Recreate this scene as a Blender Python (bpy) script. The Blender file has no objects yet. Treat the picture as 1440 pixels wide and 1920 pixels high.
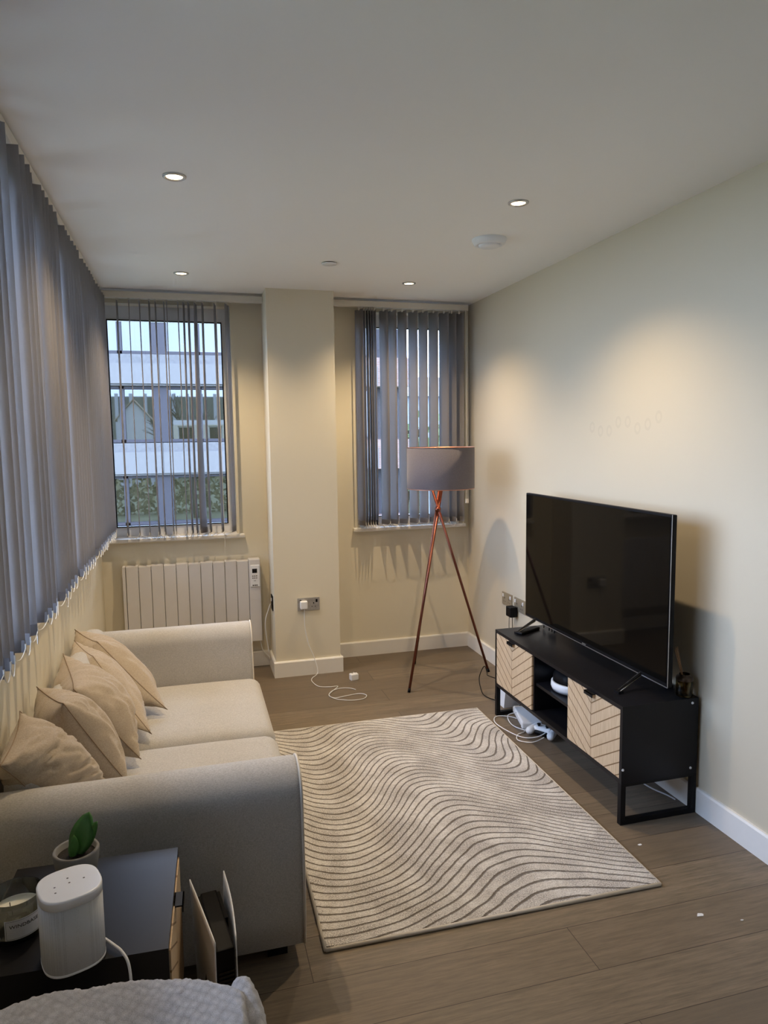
import bpy, bmesh, math, random
from mathutils import Vector, Matrix, noise
random.seed(7)
R = math.radians
scn = bpy.context.scene
col = scn.collection

# ------------------------------------------------------------------ camera
cam_data = bpy.data.cameras.new('camera')
cam = bpy.data.objects.new('camera', cam_data); col.objects.link(cam)
cam_data.sensor_fit = 'VERTICAL'; cam_data.sensor_height = 24.0
cam_data.lens = 1321.68/1920*24.0; cam_data.clip_start = 0.02; cam_data.clip_end = 300
r_ = Vector((0.96376262, -0.26644267, -0.01303492)); u_ = Vector((0.03994575, 0.09583205, 0.99459567)); w_ = Vector((0.26375357, 0.95907483, -0.1030026))
cam.matrix_world = Matrix(((r_.x, u_.x, -w_.x, 0), (r_.y, u_.y, -w_.y, 0), (r_.z, u_.z, -w_.z, 1.55463), (0, 0, 0, 1)))
scn.camera = cam

# ------------------------------------------------------------------ exposure, world
vs = scn.view_settings
vs.view_transform = 'Standard'; vs.look = 'None'; vs.gamma = 1.0; vs.exposure = 0.8; vs.use_curve_mapping = False
SKY = 8.6; LAMP = 36.0
world = bpy.data.worlds.new('overcast_sky'); scn.world = world; world.use_nodes = True
wn = world.node_tree; wn.nodes.clear()
wo = wn.nodes.new('ShaderNodeOutputWorld'); wb = wn.nodes.new('ShaderNodeBackground')
wt = wn.nodes.new('ShaderNodeTexCoord'); wno = wn.nodes.new('ShaderNodeTexNoise'); wr = wn.nodes.new('ShaderNodeValToRGB')
wno.inputs['Scale'].default_value = 2.2; wno.inputs['Detail'].default_value = 5
wr.color_ramp.elements[0].position = .35; wr.color_ramp.elements[0].color = (.44, .61, 1.0, 1)
wr.color_ramp.elements[1].position = .62; wr.color_ramp.elements[1].color = (.62, .77, 1.0, 1)
wn.links.new(wt.outputs['Generated'], wno.inputs['Vector']); wn.links.new(wno.outputs['Fac'], wr.inputs['Fac'])
wn.links.new(wr.outputs['Color'], wb.inputs['Color']); wb.inputs['Strength'].default_value = SKY
wn.links.new(wb.outputs[0], wo.inputs[0])

def portal(loc, rot, sx, sy):
    d = bpy.data.lights.new('window_portal', 'AREA'); d.shape = 'RECTANGLE'; d.size = sx; d.size_y = sy
    d.cycles.is_portal = True
    o = bpy.data.objects.new('window_portal', d); o.location = loc; o.rotation_euler = rot; col.objects.link(o)

# ------------------------------------------------------------------ dimensions
XR, XL, YB, YC, C0, C1, H = 1.979, -0.568, 4.837, 4.541, 0.501, 0.932, 2.5
YF = -2.6
WZ0, WZ1 = .93, 2.43
W1 = (-.53, .297); W2 = (1.15, 1.90); WL = (.95, 4.62)
portal((-.12, YB+.34, 1.68), (R(90), 0, R(180)), .82, 1.5)
portal((1.525, YB+.34, 1.68), (R(90), 0, R(180)), .75, 1.5)
portal((XL-.21, 2.785, 1.68), (R(90), 0, R(-90)), 3.67, 1.5)

# ------------------------------------------------------------------ mesh helpers
def mk(name, bm, mat, parent=None, smooth=False):
    me = bpy.data.meshes.new(name)
    bmesh.ops.recalc_face_normals(bm, faces=bm.faces)
    bm.to_mesh(me); bm.free()
    if mat is not None:
        for m in (mat if isinstance(mat, (list, tuple)) else [mat]): me.materials.append(m)
    if smooth:
        for p in me.polygons: p.use_smooth = True
    o = bpy.data.objects.new(name, me); col.objects.link(o)
    if parent: o.parent = parent
    return o
def tag(o, label, cat, group=None, kind=None):
    if label: o['label'] = label
    if cat: o['category'] = cat
    if group: o['group'] = group
    if kind: o['kind'] = kind
    return o
def thing(name, label, cat, loc=(0, 0, 0), rz=0, group=None):
    o = bpy.data.objects.new(name, None); o.empty_display_size = .1
    o.location = loc; o.rotation_euler = (0, 0, rz); col.objects.link(o)
    return tag(o, label, cat, group)
def struct(name, bm, mat, parent=None, smooth=False):
    o = mk(name, bm, mat, parent, smooth)
    if parent is None: o['kind'] = 'structure'
    return o
def new(): return bmesh.new()
def box(bm, x0, x1, y0, y1, z0, z1, mi=0, M=None):
    vs_ = [bm.verts.new(p) for p in ((x0,y0,z0),(x1,y0,z0),(x1,y1,z0),(x0,y1,z0),(x0,y0,z1),(x1,y0,z1),(x1,y1,z1),(x0,y1,z1))]
    if M:
        for v in vs_: v.co = M @ v.co
    for f in ((0,3,2,1),(4,5,6,7),(0,1,5,4),(1,2,6,5),(2,3,7,6),(3,0,4,7)):
        fc = bm.faces.new([vs_[i] for i in f]); fc.material_index = mi
    return bm
def bbox_(x0, x1, y0, y1, z0, z1, b=.003, seg=2):
    bm = box(new(), x0, x1, y0, y1, z0, z1)
    bmesh.ops.bevel(bm, geom=bm.edges[:], offset=b, segments=seg, profile=.5, affect='EDGES')
    return bm
def lathe(bm, prof, cx=0, cy=0, n=40, mi=0, M=None, cap=True):
    rings = []
    for (r, z) in prof:
        ring = []
        for i in range(n):
            a = 2*math.pi*i/n
            v = bm.verts.new((cx+r*math.cos(a), cy+r*math.sin(a), z))
            if M: v.co = M @ v.co
            ring.append(v)
        rings.append(ring)
    for a, b in zip(rings, rings[1:]):
        for i in range(n):
            f = bm.faces.new((a[i], a[(i+1) % n], b[(i+1) % n], b[i])); f.material_index = mi
    if cap:
        for ring in (rings[0], rings[-1]):
            try: bm.faces.new(ring).material_index = mi
            except ValueError: pass
    return bm
def smooth_path(pts, k=6, closed=False):
    P = [Vector(p) for p in pts]; out = []
    n = len(P)
    for i in range(n-1):
        p0 = P[max(i-1, 0)]; p1 = P[i]; p2 = P[i+1]; p3 = P[min(i+2, n-1)]
        for j in range(k):
            t = j/k
            out.append(.5*((2*p1)+(p2-p0)*t+(2*p0-5*p1+4*p2-p3)*t*t+(3*p1-p0-3*p2+p3)*t**3))
    out.append(P[-1]); return out
def tube(bm, pts, r, n=8, closed=False, r2=None):
    P = [Vector(p) for p in pts]; N = len(P); rings = []
    nrm = None
    for i, p in enumerate(P):
        if closed: t = P[(i+1) % N]-P[i-1]
        else: t = P[min(i+1, N-1)]-P[max(i-1, 0)]
        if t.length < 1e-9: t = Vector((0, 0, 1))
        t.normalize()
        if nrm is None:
            nrm = t.orthogonal().normalized()
        else:
            nrm = (nrm-t*nrm.dot(t))
            nrm = nrm.normalized() if nrm.length > 1e-6 else t.orthogonal().normalized()
        b = t.cross(nrm)
        rr = r if r2 is None else r+(r2-r)*i/(N-1)
        rings.append([bm.verts.new(p+(nrm*math.cos(2*math.pi*k/n)+b*math.sin(2*math.pi*k/n))*rr) for k in range(n)])
    rng = range(N if closed else N-1)
    for i in rng:
        a, b = rings[i], rings[(i+1) % N]
        for k in range(n): bm.faces.new((a[k], a[(k+1) % n], b[(k+1) % n], b[k]))
    if not closed:
        bm.faces.new(rings[0]); bm.faces.new(rings[-1][::-1])
    return bm
def rounded(cx, cy, cz, sx, sy, sz, r, n=10, bulge=0, fn=None, seg=5):
    """rounded box of half sizes, with a domed top and underside"""
    bm = new()
    hx, hy, hz = sx, sy, sz
    bmesh.ops.create_cube(bm, size=2)
    bmesh.ops.subdivide_edges(bm, edges=bm.edges[:], cuts=n, use_grid_fill=True)
    for v in bm.verts:
        p = v.co.copy()
        q = []
        d = []
        for a, h in zip(p, (hx, hy, hz)):
            inner = max(h-r, 1e-4)
            # spread the samples so that the rounded rim gets its share
            s = abs(a); k = .72
            if s < k: m = inner*s/k; e = 0
            else: m = inner; e = (s-k)/(1-k)
            q.append(math.copysign(m, a)); d.append(math.copysign(e, a))
        dv = Vector(d)
        if dv.length > 1e-6:
            m = max(abs(c) for c in dv)
            dv = dv.normalized()*m if m < 1 else dv.normalized()
        v.co = Vector(q)+dv*r
        if bulge:
            fx = 1-(v.co.x/hx)**2; fy = 1-(v.co.y/hy)**2
            v.co.z += math.copysign(bulge, v.co.z)*max(fx, 0)**.6*max(fy, 0)**.6*min(1, abs(v.co.z)/hz*1.2)
        if fn: v.co = fn(v.co)
        v.co += Vector((cx, cy, cz))
    return bm
def prism(bm, prof, axis, a0, a1, mi=0):
    """extrude a closed 2-D profile along axis; prof in the two remaining axes in order"""
    def P(p, a):
        return {'x': (a, p[0], p[1]), 'y': (p[0], a, p[1]), 'z': (p[0], p[1], a)}[axis]
    A = [bm.verts.new(P(p, a0)) for p in prof]; B = [bm.verts.new(P(p, a1)) for p in prof]
    n = len(prof)
    for i in range(n):
        bm.faces.new((A[i], A[(i+1) % n], B[(i+1) % n], B[i])).material_index = mi
    bm.faces.new(A[::-1]).material_index = mi; bm.faces.new(B).material_index = mi
    return bm
def text_mesh(name, body, size, mat, M, parent, bend=None, depth=.0002):
    cu = bpy.data.curves.new(name, 'FONT'); cu.body = body; cu.size = size; cu.extrude = depth
    cu.align_x = 'CENTER'; cu.align_y = 'CENTER'
    t = bpy.data.objects.new('tmp', cu); col.objects.link(t)
    bpy.context.view_layer.update()
    me = bpy.data.meshes.new_from_object(t.evaluated_get(bpy.context.evaluated_depsgraph_get()))
    bpy.data.objects.remove(t); bpy.data.curves.remove(cu)
    me.name = name; me.materials.clear(); me.materials.append(mat)
    for v in me.vertices:
        v.co = bend(v.co) if bend else M @ v.co
    o = bpy.data.objects.new(name, me); col.objects.link(o); o.parent = parent
    return o

# ------------------------------------------------------------------ materials
class NT:
    def __init__(s, name):
        s.m = bpy.data.materials.new(name); s.m.use_nodes = True; s.t = s.m.node_tree; s.n = s.t.nodes
        s.b = s.n['Principled BSDF']; s.out = s.n['Material Output']
    def add(s, typ, **kw):
        nd = s.n.new(typ)
        for k, v in kw.items():
            if k in nd.inputs: nd.inputs[k].default_value = v
            else: setattr(nd, k, v)
        return nd
    def link(s, a, b): s.t.links.new(a, b)
    def val(s, x, inp):
        if hasattr(x, 'is_linked') or isinstance(x, bpy.types.NodeSocket): s.link(x, inp)
        else: inp.default_value = x
    def math(s, op, a, b=0.0, c=0.0):
        nd = s.n.new('ShaderNodeMath'); nd.operation = op
        for x, i in ((a, 0), (b, 1), (c, 2)):
            s.val(x, nd.inputs[i])
        return nd.outputs[0]
    def mix(s, f, a, b):
        nd = s.n.new('ShaderNodeMix'); nd.data_type = 'RGBA'
        s.val(f, nd.inputs[0]); s.val(a, nd.inputs[6]); s.val(b, nd.inputs[7]); return nd.outputs[2]
    def coord(s, kind='Object'):
        return s.n.new('ShaderNodeTexCoord').outputs[kind]
    def noise(s, vec, scale, detail=2, rough=.5):
        nd = s.n.new('ShaderNodeTexNoise'); nd.inputs['Scale'].default_value = scale; nd.inputs['Detail'].default_value = detail
        nd.inputs['Roughness'].default_value = rough
        s.link(vec, nd.inputs['Vector']); return nd.outputs['Fac']
    def mapping(s, vec, scale=(1, 1, 1), loc=(0, 0, 0), rot=(0, 0, 0)):
        nd = s.n.new('ShaderNodeMapping'); nd.inputs['Scale'].default_value = scale; nd.inputs['Location'].default_value = loc
        nd.inputs['Rotation'].default_value = rot
        s.link(vec, nd.inputs['Vector']); return nd.outputs[0]
    def bump(s, h, strength=.3, dist=.01):
        nd = s.n.new('ShaderNodeBump'); nd.inputs['Strength'].default_value = strength; nd.inputs['Distance'].default_value = dist
        s.link(h, nd.inputs['Height']); s.link(nd.outputs[0], s.b.inputs['Normal']); return nd
def rgb(*c): return (*c, 1)
def plain(name, c, rough=.6, metal=0, var=.06, scale=30, bump=0, spec=.5, bdist=.002):
    s = NT(name); co = s.coord()
    n = s.noise(co, scale, 3)
    a = rgb(*[max(0, x*(1-var)) for x in c]); b = rgb(*[min(1, x*(1+var)) for x in c])
    s.link(s.mix(n, a, b), s.b.inputs['Base Color'])
    s.b.inputs['Roughness'].default_value = rough; s.b.inputs['Metallic'].default_value = metal
    s.b.inputs['Specular IOR Level'].default_value = spec
    if bump: s.bump(n, bump, bdist)
    return s.m
def emis(name, c, st):
    s = NT(name); e = s.add('ShaderNodeEmission'); e.inputs['Color'].default_value = rgb(*c); e.inputs['Strength'].default_value = st
    s.link(e.outputs[0], s.out.inputs[0]); return s.m
def fabric(name, c, c2, scale=900, bump=.35, soft=.0, blotch=.1):
    s = NT(name); co = s.coord()
    n1 = s.noise(s.mapping(co, (1, 1, .25)), scale, 2); n2 = s.noise(s.mapping(co, (.25, .25, 1)), scale, 2)
    w = s.math('MULTIPLY', s.math('ADD', n1, n2), .5)
    w2 = s.math('MULTIPLY_ADD', s.math('SUBTRACT', w, .5), 3.2, .5)
    big = s.noise(co, 9, 3)
    colr = s.mix(w2, rgb(*c2), rgb(*c))
    dk = rgb(*[x*(1-blotch) for x in c2])
    colr = s.mix(s.math('MULTIPLY', big, .4), colr, dk)
    s.link(colr, s.b.inputs['Base Color']); s.b.inputs['Roughness'].default_value = .95
    s.b.inputs['Specular IOR Level'].default_value = .15
    s.b.inputs['Sheen Weight'].default_value = .25; s.b.inputs['Sheen Roughness'].default_value = .5
    s.bump(w, bump, .0012)
    return s.m

def m_floor():
    s = NT('oak_floor_boards'); co = s.coord()
    br = s.add('ShaderNodeTexBrick'); br.offset = .37; br.offset_frequency = 2; br.squash = 1
    for k, v in (('Scale', 1.0), ('Mortar Size', .0012), ('Mortar Smooth', .2), ('Bias', 0.0), ('Brick Width', 2.2), ('Row Height', .187)):
        br.inputs[k].default_value = v
    br.inputs['Color1'].default_value = (0, 0, 0, 1); br.inputs['Color2'].default_value = (1, 1, 1, 1); br.inputs['Mortar'].default_value = (.5, .5, .5, 1)
    s.link(s.mapping(co, (1, 1, 1), (1.1, .0, 0)), br.inputs['Vector'])
    tone = br.outputs['Color']
    # every board gets its own grain offset
    add = s.add('ShaderNodeVectorMath', operation='MULTIPLY_ADD')
    s.link(tone, add.inputs[0]); add.inputs[1].default_value = (7, 3, 5); s.link(co, add.inputs[2])
    g1 = s.noise(s.mapping(add.outputs[0], (1.6, 26, 1)), 3.2, 6, .6)
    g2 = s.noise(s.mapping(add.outputs[0], (5, 120, 1)), 4, 4, .65)
    blot = s.noise(s.mapping(add.outputs[0], (1, 2.2, 1)), 2.4, 4)
    g = s.math('MULTIPLY_ADD', g2, .45, s.math('MULTIPLY', g1, .55))
    base = s.mix(s.math('MULTIPLY_ADD', s.math('SUBTRACT', g, .5), 4.2, .5), rgb(.105, .083, .056), rgb(.262, .200, .140))
    base = s.mix(s.math('MULTIPLY', tone, .8), base, rgb(.118, .088, .062))
    base = s.mix(s.math('MULTIPLY', s.math('SUBTRACT', blot, .3), .8), base, rgb(.145, .118, .082))
    # knots
    vo = s.add('ShaderNodeTexVoronoi'); vo.inputs['Scale'].default_value = 1.0
    s.link(s.mapping(add.outputs[0], (1.1, 2.6, 1)), vo.inputs['Vector'])
    kn = s.math('LESS_THAN', s.math('ADD', vo.outputs['Distance'], s.math('MULTIPLY', g2, .03)), .036)
    base = s.mix(s.math('MULTIPLY', kn, .6), base, rgb(.05, .034, .024))
    base = s.mix(br.outputs['Fac'], base, rgb(.035, .024, .018))
    s.link(base, s.b.inputs['Base Color'])
    s.link(s.math('MULTIPLY_ADD', g1, .22, .36), s.b.inputs['Roughness'])
    s.b.inputs['Specular IOR Level'].default_value = .4
    h = s.math('SUBTRACT', s.math('MULTIPLY', g, .3), s.math('MULTIPLY', br.outputs['Fac'], 1.0))
    s.bump(h, .25, .002)
    return s.m
def m_wall(name, c, marks=None):
    s = NT(name); co = s.coord()
    n = s.noise(co, 220, 3); b = s.noise(co, 1.1, 2)
    colr = s.mix(b, rgb(*[x*.985 for x in c]), rgb(*[min(1, x*1.015) for x in c]))
    if marks:
        sx = s.add('ShaderNodeSeparateXYZ'); s.link(co, sx.inputs[0]); tot = None
        for (y, z, ry, rz) in marks:
            dy = s.math('DIVIDE', s.math('SUBTRACT', sx.outputs[1], y), ry); dz = s.math('DIVIDE', s.math('SUBTRACT', sx.outputs[2], z), rz)
            d = s.math('SQRT', s.math('ADD', s.math('MULTIPLY', dy, dy), s.math('MULTIPLY', dz, dz)))
            k = s.math('LESS_THAN', s.math('ABSOLUTE', s.math('SUBTRACT', d, 1.0)), .3)
            tot = k if tot is None else s.math('MAXIMUM', tot, k)
        colr = s.mix(s.math('MULTIPLY', tot, .10), colr, rgb(.25, .22, .17))
    s.link(colr, s.b.inputs['Base Color']); s.b.inputs['Roughness'].default_value = .75
    s.b.inputs['Specular IOR Level'].default_value = .25
    s.bump(n, .08, .001); return s.m
def m_oak(name, yc, k=.63, sp=.05, axis=1, zoff=0):
    """pale oak with V-cut chevron grooves either side of yc"""
    s = NT(name); co = s.coord(); sx = s.add('ShaderNodeSeparateXYZ'); s.link(co, sx.inputs[0])
    dy = s.math('SUBTRACT', sx.outputs[axis], yc); ay = s.math('ABSOLUTE', dy)
    q = s.math('DIVIDE', s.math('SUBTRACT', s.math('ADD', sx.outputs[2], zoff), s.math('MULTIPLY', ay, k)), sp)
    fr = s.math('ABSOLUTE', s.math('SUBTRACT', s.math('FRACT', q), .5))
    line = s.math('LESS_THAN', fr, .055); ctr = s.math('LESS_THAN', ay, .0017)
    line = s.math('MAXIMUM', line, ctr)
    g = s.noise(s.mapping(co, (60, 60, 2.5)), 4, 5, .6)
    base = s.mix(s.math('MULTIPLY_ADD', s.math('SUBTRACT', g, .5), 2.6, .5), rgb(.46, .32, .185), rgb(.66, .50, .33))
    base = s.mix(line, base, rgb(.20, .115, .05))
    s.link(base, s.b.inputs['Base Color']); s.b.inputs['Roughness'].default_value = .55
    s.bump(s.math('SUBTRACT', 1.0, line), .6, .002); return s.m
def m_rug():
    s = NT('wavy_rug_pile'); co = s.coord(); sx = s.add('ShaderNodeSeparateXYZ'); s.link(co, sx.inputs[0])
    wob = s.noise(co, 3.0, 2); fine = s.noise(co, 230, 2, .7); mid = s.noise(s.mapping(co, (1, 2.0, 1)), 55, 4, .75); blot = s.noise(co, 6.5, 4, .6)
    edge = s.noise(co, 120, 2, .6)
    u, v = sx.outputs[0], sx.outputs[1]
    k = s.math('MULTIPLY_ADD', v, 1.1, 1.35)
    c = s.math('MULTIPLY_ADD', v, -.22, .82)
    ph = s.math('MULTIPLY', s.math('MULTIPLY', k, math.pi), s.math('SUBTRACT', u, c))
    amp = s.math('MULTIPLY_ADD', s.math('SINE', s.math('MULTIPLY_ADD', v, 1.7, .35)), .135, .065)
    h = s.math('MULTIPLY', s.math('COSINE', ph), amp)
    g = s.math('SUBTRACT', v, h)
    g = s.math('ADD', g, s.math('MULTIPLY', s.math('SUBTRACT', wob, .5), .07))
    g = s.math('ADD', g, s.math('MULTIPLY', s.math('SUBTRACT', edge, .5), .006))
    t = s.math('MULTIPLY', g, 1/.042)
    fr = s.math('FRACT', t)
    d = s.math('ABSOLUTE', s.math('SUBTRACT', fr, .5))
    line = s.math('SMOOTH_MIN', 1.0, s.math('MAXIMUM', s.math('MULTIPLY', s.math('SUBTRACT', .13, d), 14.0), 0.0), .1)
    pal = s.mix(s.math('MULTIPLY_ADD', s.math('SUBTRACT', blot, .5), 5.0, .5), rgb(.21, .195, .185), rgb(.60, .585, .565))
    pal = s.mix(s.math('MULTIPLY_ADD', s.math('SUBTRACT', mid, .5), 2.8, .35), pal, rgb(.25, .22, .195))
    pal = s.mix(s.math('MULTIPLY_ADD', s.math('SUBTRACT', fine, .5), 3.4, .35), pal, rgb(.74, .70, .66))
    pal = s.mix(s.math('MULTIPLY', line, .9), pal, rgb(.10, .078, .058))
    s.link(pal, s.b.inputs['Base Color']); s.b.inputs['Roughness'].default_value = .95
    s.b.inputs['Sheen Weight'].default_value = .3; s.b.inputs['Specular IOR Level'].default_value = .1
    hh = s.math('SUBTRACT', s.math('MULTIPLY_ADD', fine, .35, s.math('MULTIPLY', mid, .3)), s.math('MULTIPLY', line, .9))
    s.bump(hh, .8, .006); return s.m
def m_slat():
    s = NT('grey_vane_fabric'); co = s.coord()
    n = s.noise(s.mapping(co, (1, 1, .3)), 700, 2)
    c = s.mix(n, rgb(.23, .22, .222), rgb(.33, .315, .318))
    d = s.add('ShaderNodeBsdfDiffuse'); t = s.add('ShaderNodeBsdfTranslucent'); m = s.add('ShaderNodeMixShader')
    s.link(c, d.inputs['Color']); t.inputs['Color'].default_value = rgb(.80, .80, .82); m.inputs[0].default_value = .44
    s.link(d.outputs[0], m.inputs[1]); s.link(t.outputs[0], m.inputs[2]); s.link(m.outputs[0], s.out.inputs[0]); return s.m
def m_glass(name, tint=(1, 1, 1), rough=0.0, ior=1.45, gl=1.0):
    s = NT(name); tr = s.add('ShaderNodeBsdfTransparent'); g = s.add('ShaderNodeBsdfGlossy'); f = s.add('ShaderNodeFresnel'); m = s.add('ShaderNodeMixShader')
    tr.inputs['Color'].default_value = rgb(*tint); g.inputs['Roughness'].default_value = rough; f.inputs['IOR'].default_value = ior
    s.link(s.math('MULTIPLY', f.outputs[0], gl), m.inputs[0]); s.link(tr.outputs[0], m.inputs[1]); s.link(g.outputs[0], m.inputs[2]); s.link(m.outputs[0], s.out.inputs[0])
    return s.m
def m_brick(name, c1, c2, mortar, bw=.215, rh=.075):
    s = NT(name); co = s.coord(); sx = s.add('ShaderNodeSeparateXYZ'); s.link(co, sx.inputs[0]); cb = s.add('ShaderNodeCombineXYZ')
    s.link(sx.outputs[0], cb.inputs[0]); s.link(sx.outputs[2], cb.inputs[1])
    br = s.add('ShaderNodeTexBrick'); br.inputs['Scale'].default_value = 1; br.inputs['Brick Width'].default_value = bw; br.inputs['Row Height'].default_value = rh
    br.inputs['Mortar Size'].default_value = .008; br.inputs['Color1'].default_value = rgb(*c1); br.inputs['Color2'].default_value = rgb(*c2); br.inputs['Mortar'].default_value = rgb(*mortar)
    s.link(cb.outputs[0], br.inputs['Vector']); s.link(br.outputs[0], s.b.inputs['Base Color']); s.b.inputs['Roughness'].default_value = .9; return s.m
def m_blanket():
    s = NT('waffle_fleece'); co = s.coord(); 
    q = s.mapping(co, (1, 1, .6), rot=(0, 0, R(38)))
    vo = s.add('ShaderNodeTexVoronoi'); vo.inputs['Scale'].default_value = 62; vo.inputs['Randomness'].default_value = .35; s.link(q, vo.inputs['Vector'])
    f = s.noise(co, 900, 2, .7); d = vo.outputs['Distance']
    pit = s.math('SUBTRACT', 1.0, s.math('MULTIPLY', d, 1.1))
    c = s.mix(s.math('MULTIPLY_ADD', s.math('SUBTRACT', f, .5), 1.8, s.math('MULTIPLY', pit, .6)), rgb(.40, .40, .43), rgb(.92, .92, .96))
    s.link(c, s.b.inputs['Base Color']); s.b.inputs['Roughness'].default_value = 1; s.b.inputs['Sheen Weight'].default_value = .4
    s.b.inputs['Specular IOR Level'].default_value = .05
    s.bump(s.math('MULTIPLY_ADD', f, .5, pit), .9, .004); return s.m

marks = [(3.19-.075*i, 1.6+[.0, -.02, -.02, .02, .02, -.012, .005, .035][i], .018, .022) for i in range(8)]
def dull(m, sp):
    m.node_tree.nodes['Principled BSDF'].inputs['Specular IOR Level'].default_value = sp; return m
M = dict(
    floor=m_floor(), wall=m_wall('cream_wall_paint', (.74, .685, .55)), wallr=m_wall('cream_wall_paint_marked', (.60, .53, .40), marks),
    ceil=m_wall('white_ceiling_paint', (.88, .87, .86)), trim=plain('white_gloss_trim', (.80, .78, .74), .35, var=.02),
    upvc=plain('white_window_plastic', (.80, .82, .86), .3, var=.01), rail=plain('ivory_plastic', (.70, .67, .60), .4, var=.02),
    slat=m_slat(), chain=plain('ivory_chain', (.80, .76, .68), .35, var=.05), glass=m_glass('window_glass', (.97, .98, 1.0)),
    ext=plain('exterior_render', (.45, .42, .38), .9),
    sofa=fabric('oatmeal_weave', (.60, .58, .55), (.37, .35, .325), 700), piping=plain('cream_piping', (.66, .60, .51), .8),
    pillow=fabric('tan_linen', (.54, .455, .36), (.36, .295, .22), 650), seam=plain('brown_seam', (.25, .18, .12), .9),
    black=dull(plain('black_ash_laminate', (.007, .007, .009), .33, var=.3, scale=8), .22), blackm=plain('black_powder_coat', (.006, .006, .007), .5, spec=.2),
    blackp=plain('black_plastic', (.003, .003, .004), .5, spec=.15), oakedge=plain('oak_edge', (.36, .23, .11), .6, var=.15, scale=40),
    white=plain('white_plastic', (.80, .81, .83), .35, var=.01), whitem=plain('matt_white_plastic', (.80, .82, .86), .3, var=.01, spec=.8),
    rug=m_rug(), rugedge=plain('rug_binding', (.60, .55, .48), .9, bump=.4), copper=plain('brushed_copper', (.22, .085, .06), .35, 1.0, var=.08),
    copperin=plain('copper_foil', (.62, .30, .20), .35, .85, var=.05), shade=fabric('grey_shade_cotton', (.18, .162, .18), (.125, .112, .126), 600, .2),
    radiator=plain('radiator_enamel', (.66, .64, .63), .4, var=.02), radgap=plain('radiator_gap', (.12, .11, .11), .8),
    lcd=plain('dark_display', (.01, .01, .012), .15), chrome=plain('brushed_steel', (.52, .50, .47), .35, .9, var=.25, scale=60),
    screen=plain('tv_glass', (.003, .0028, .0025), .05, var=0, spec=.16), lampglow=emis('warm_lamp_glow', (1.0, .74, .42), 9.0),
    alu=plain('satin_aluminium', (.55, .55, .56), .3, .9), blanket=m_blanket(), concrete=plain('grey_concrete_pot', (.20, .195, .19), .9, var=.1, bump=.2),
    soil=plain('dark_soil', (.02, .016, .013), 1, var=.5, scale=300, bump=1), leaf=plain('green_leaf', (.05, .17, .035), .4, var=.35, scale=60),
    wax=plain('cream_wax', (.74, .70, .56), .5, var=.05), jar=m_glass('clear_jar_glass', (.93, .95, .93), 0.02, 1.5, .9), paper=plain('label_paper', (.66, .67, .70), .7, var=.02),
    ink=plain('black_ink', (.02, .02, .02), .7), amber=m_glass('amber_oil_glass', (.62, .55, .36), .02, 1.5, .8), reed=plain('rattan_reed', (.42, .25, .13), .8),
    grille=None, gold=plain('satin_nickel', (.42, .37, .28), .4, .6), steel=plain('polished_steel', (.7, .7, .7), .2, 1.0),
)
s = NT('speaker_mesh_grille'); co = s.coord(); vo = s.add('ShaderNodeTexVoronoi'); vo.inputs['Scale'].default_value = 330; vo.inputs['Randomness'].default_value = 0.1
s.link(co, vo.inputs['Vector']); k = s.math('LESS_THAN', vo.outputs['Distance'], .33)
s.link(s.mix(k, rgb(.60, .61, .63), rgb(.44, .45, .47)), s.b.inputs['Base Color']); s.b.inputs['Roughness'].default_value = .6; M['grille'] = s.m

# ================================================================== SETTING
T = .34
bm = box(new(), XL-.2, XR+T, YF-T, YB+T, -.12, 0); struct('floor', bm, M['floor'])
bm = box(new(), XL-.2, XR+T, YF-T, YB+T, H, H+.25); struct('ceiling', bm, M['ceil'])
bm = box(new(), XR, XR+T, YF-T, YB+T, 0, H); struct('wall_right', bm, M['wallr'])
bm = box(new(), XL, XR, YF-T, YF, 0, H); struct('wall_front', bm, M['wall'])
bm = new()
TL = .20
box(bm, XL-TL, XL, YF-T, YB+T, 0, WZ0); box(bm, XL-TL, XL, YF-T, YB+T, WZ1, H)
box(bm, XL-TL, XL, YF-T, WL[0], WZ0, WZ1); box(bm, XL-TL, XL, WL[1], YB+T, WZ0, WZ1)
struct('wall_left', bm, M['wall'])
bm = new()
box(bm, XL, XR, YB, YB+T, 0, WZ0); box(bm, XL, XR, YB, YB+T, WZ1, H)
box(bm, XL, W1[0], YB, YB+T, WZ0, WZ1); box(bm, W1[1], W2[0], YB, YB+T, WZ0, WZ1); box(bm, W2[1], XR, YB, YB+T, WZ0, WZ1)
struct('wall_back', bm, M['wall'])
bm = box(new(), C0, C1, YC, YB, 0, H); struct('wall_pillar', bm, M['wall'])

def skirt(bm, p, q, nrm, h=.105, t=.015):
    """skirting board along p-q, standing out along nrm, with a chamfered top"""
    p, q, n = Vector((*p, 0)), Vector((*q, 0)), Vector((*nrm, 0))
    prof = [(0, 0), (t, 0), (t, h-.008), (t-.005, h), (0, h)]
    A = [bm.verts.new(p+n*a+Vector((0, 0, b))) for a, b in prof]; B = [bm.verts.new(q+n*a+Vector((0, 0, b))) for a, b in prof]
    for i in range(5): bm.faces.new((A[i], A[(i+1) % 5], B[(i+1) % 5], B[i]))
    bm.faces.new(A[::-1]); bm.faces.new(B)
bm = new(); skirt(bm, (XR, YF), (XR, YB), (-1, 0)); struct('baseboard_right', bm, M['trim'])
bm = new(); skirt(bm, (XL, YF), (XL, YB), (1, 0)); struct('baseboard_left', bm, M['trim'])
bm = new(); skirt(bm, (XL, YB), (C0, YB), (0, -1)); skirt(bm, (C1, YB), (XR, YB), (0, -1)); struct('baseboard_back', bm, M['trim'])
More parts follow.
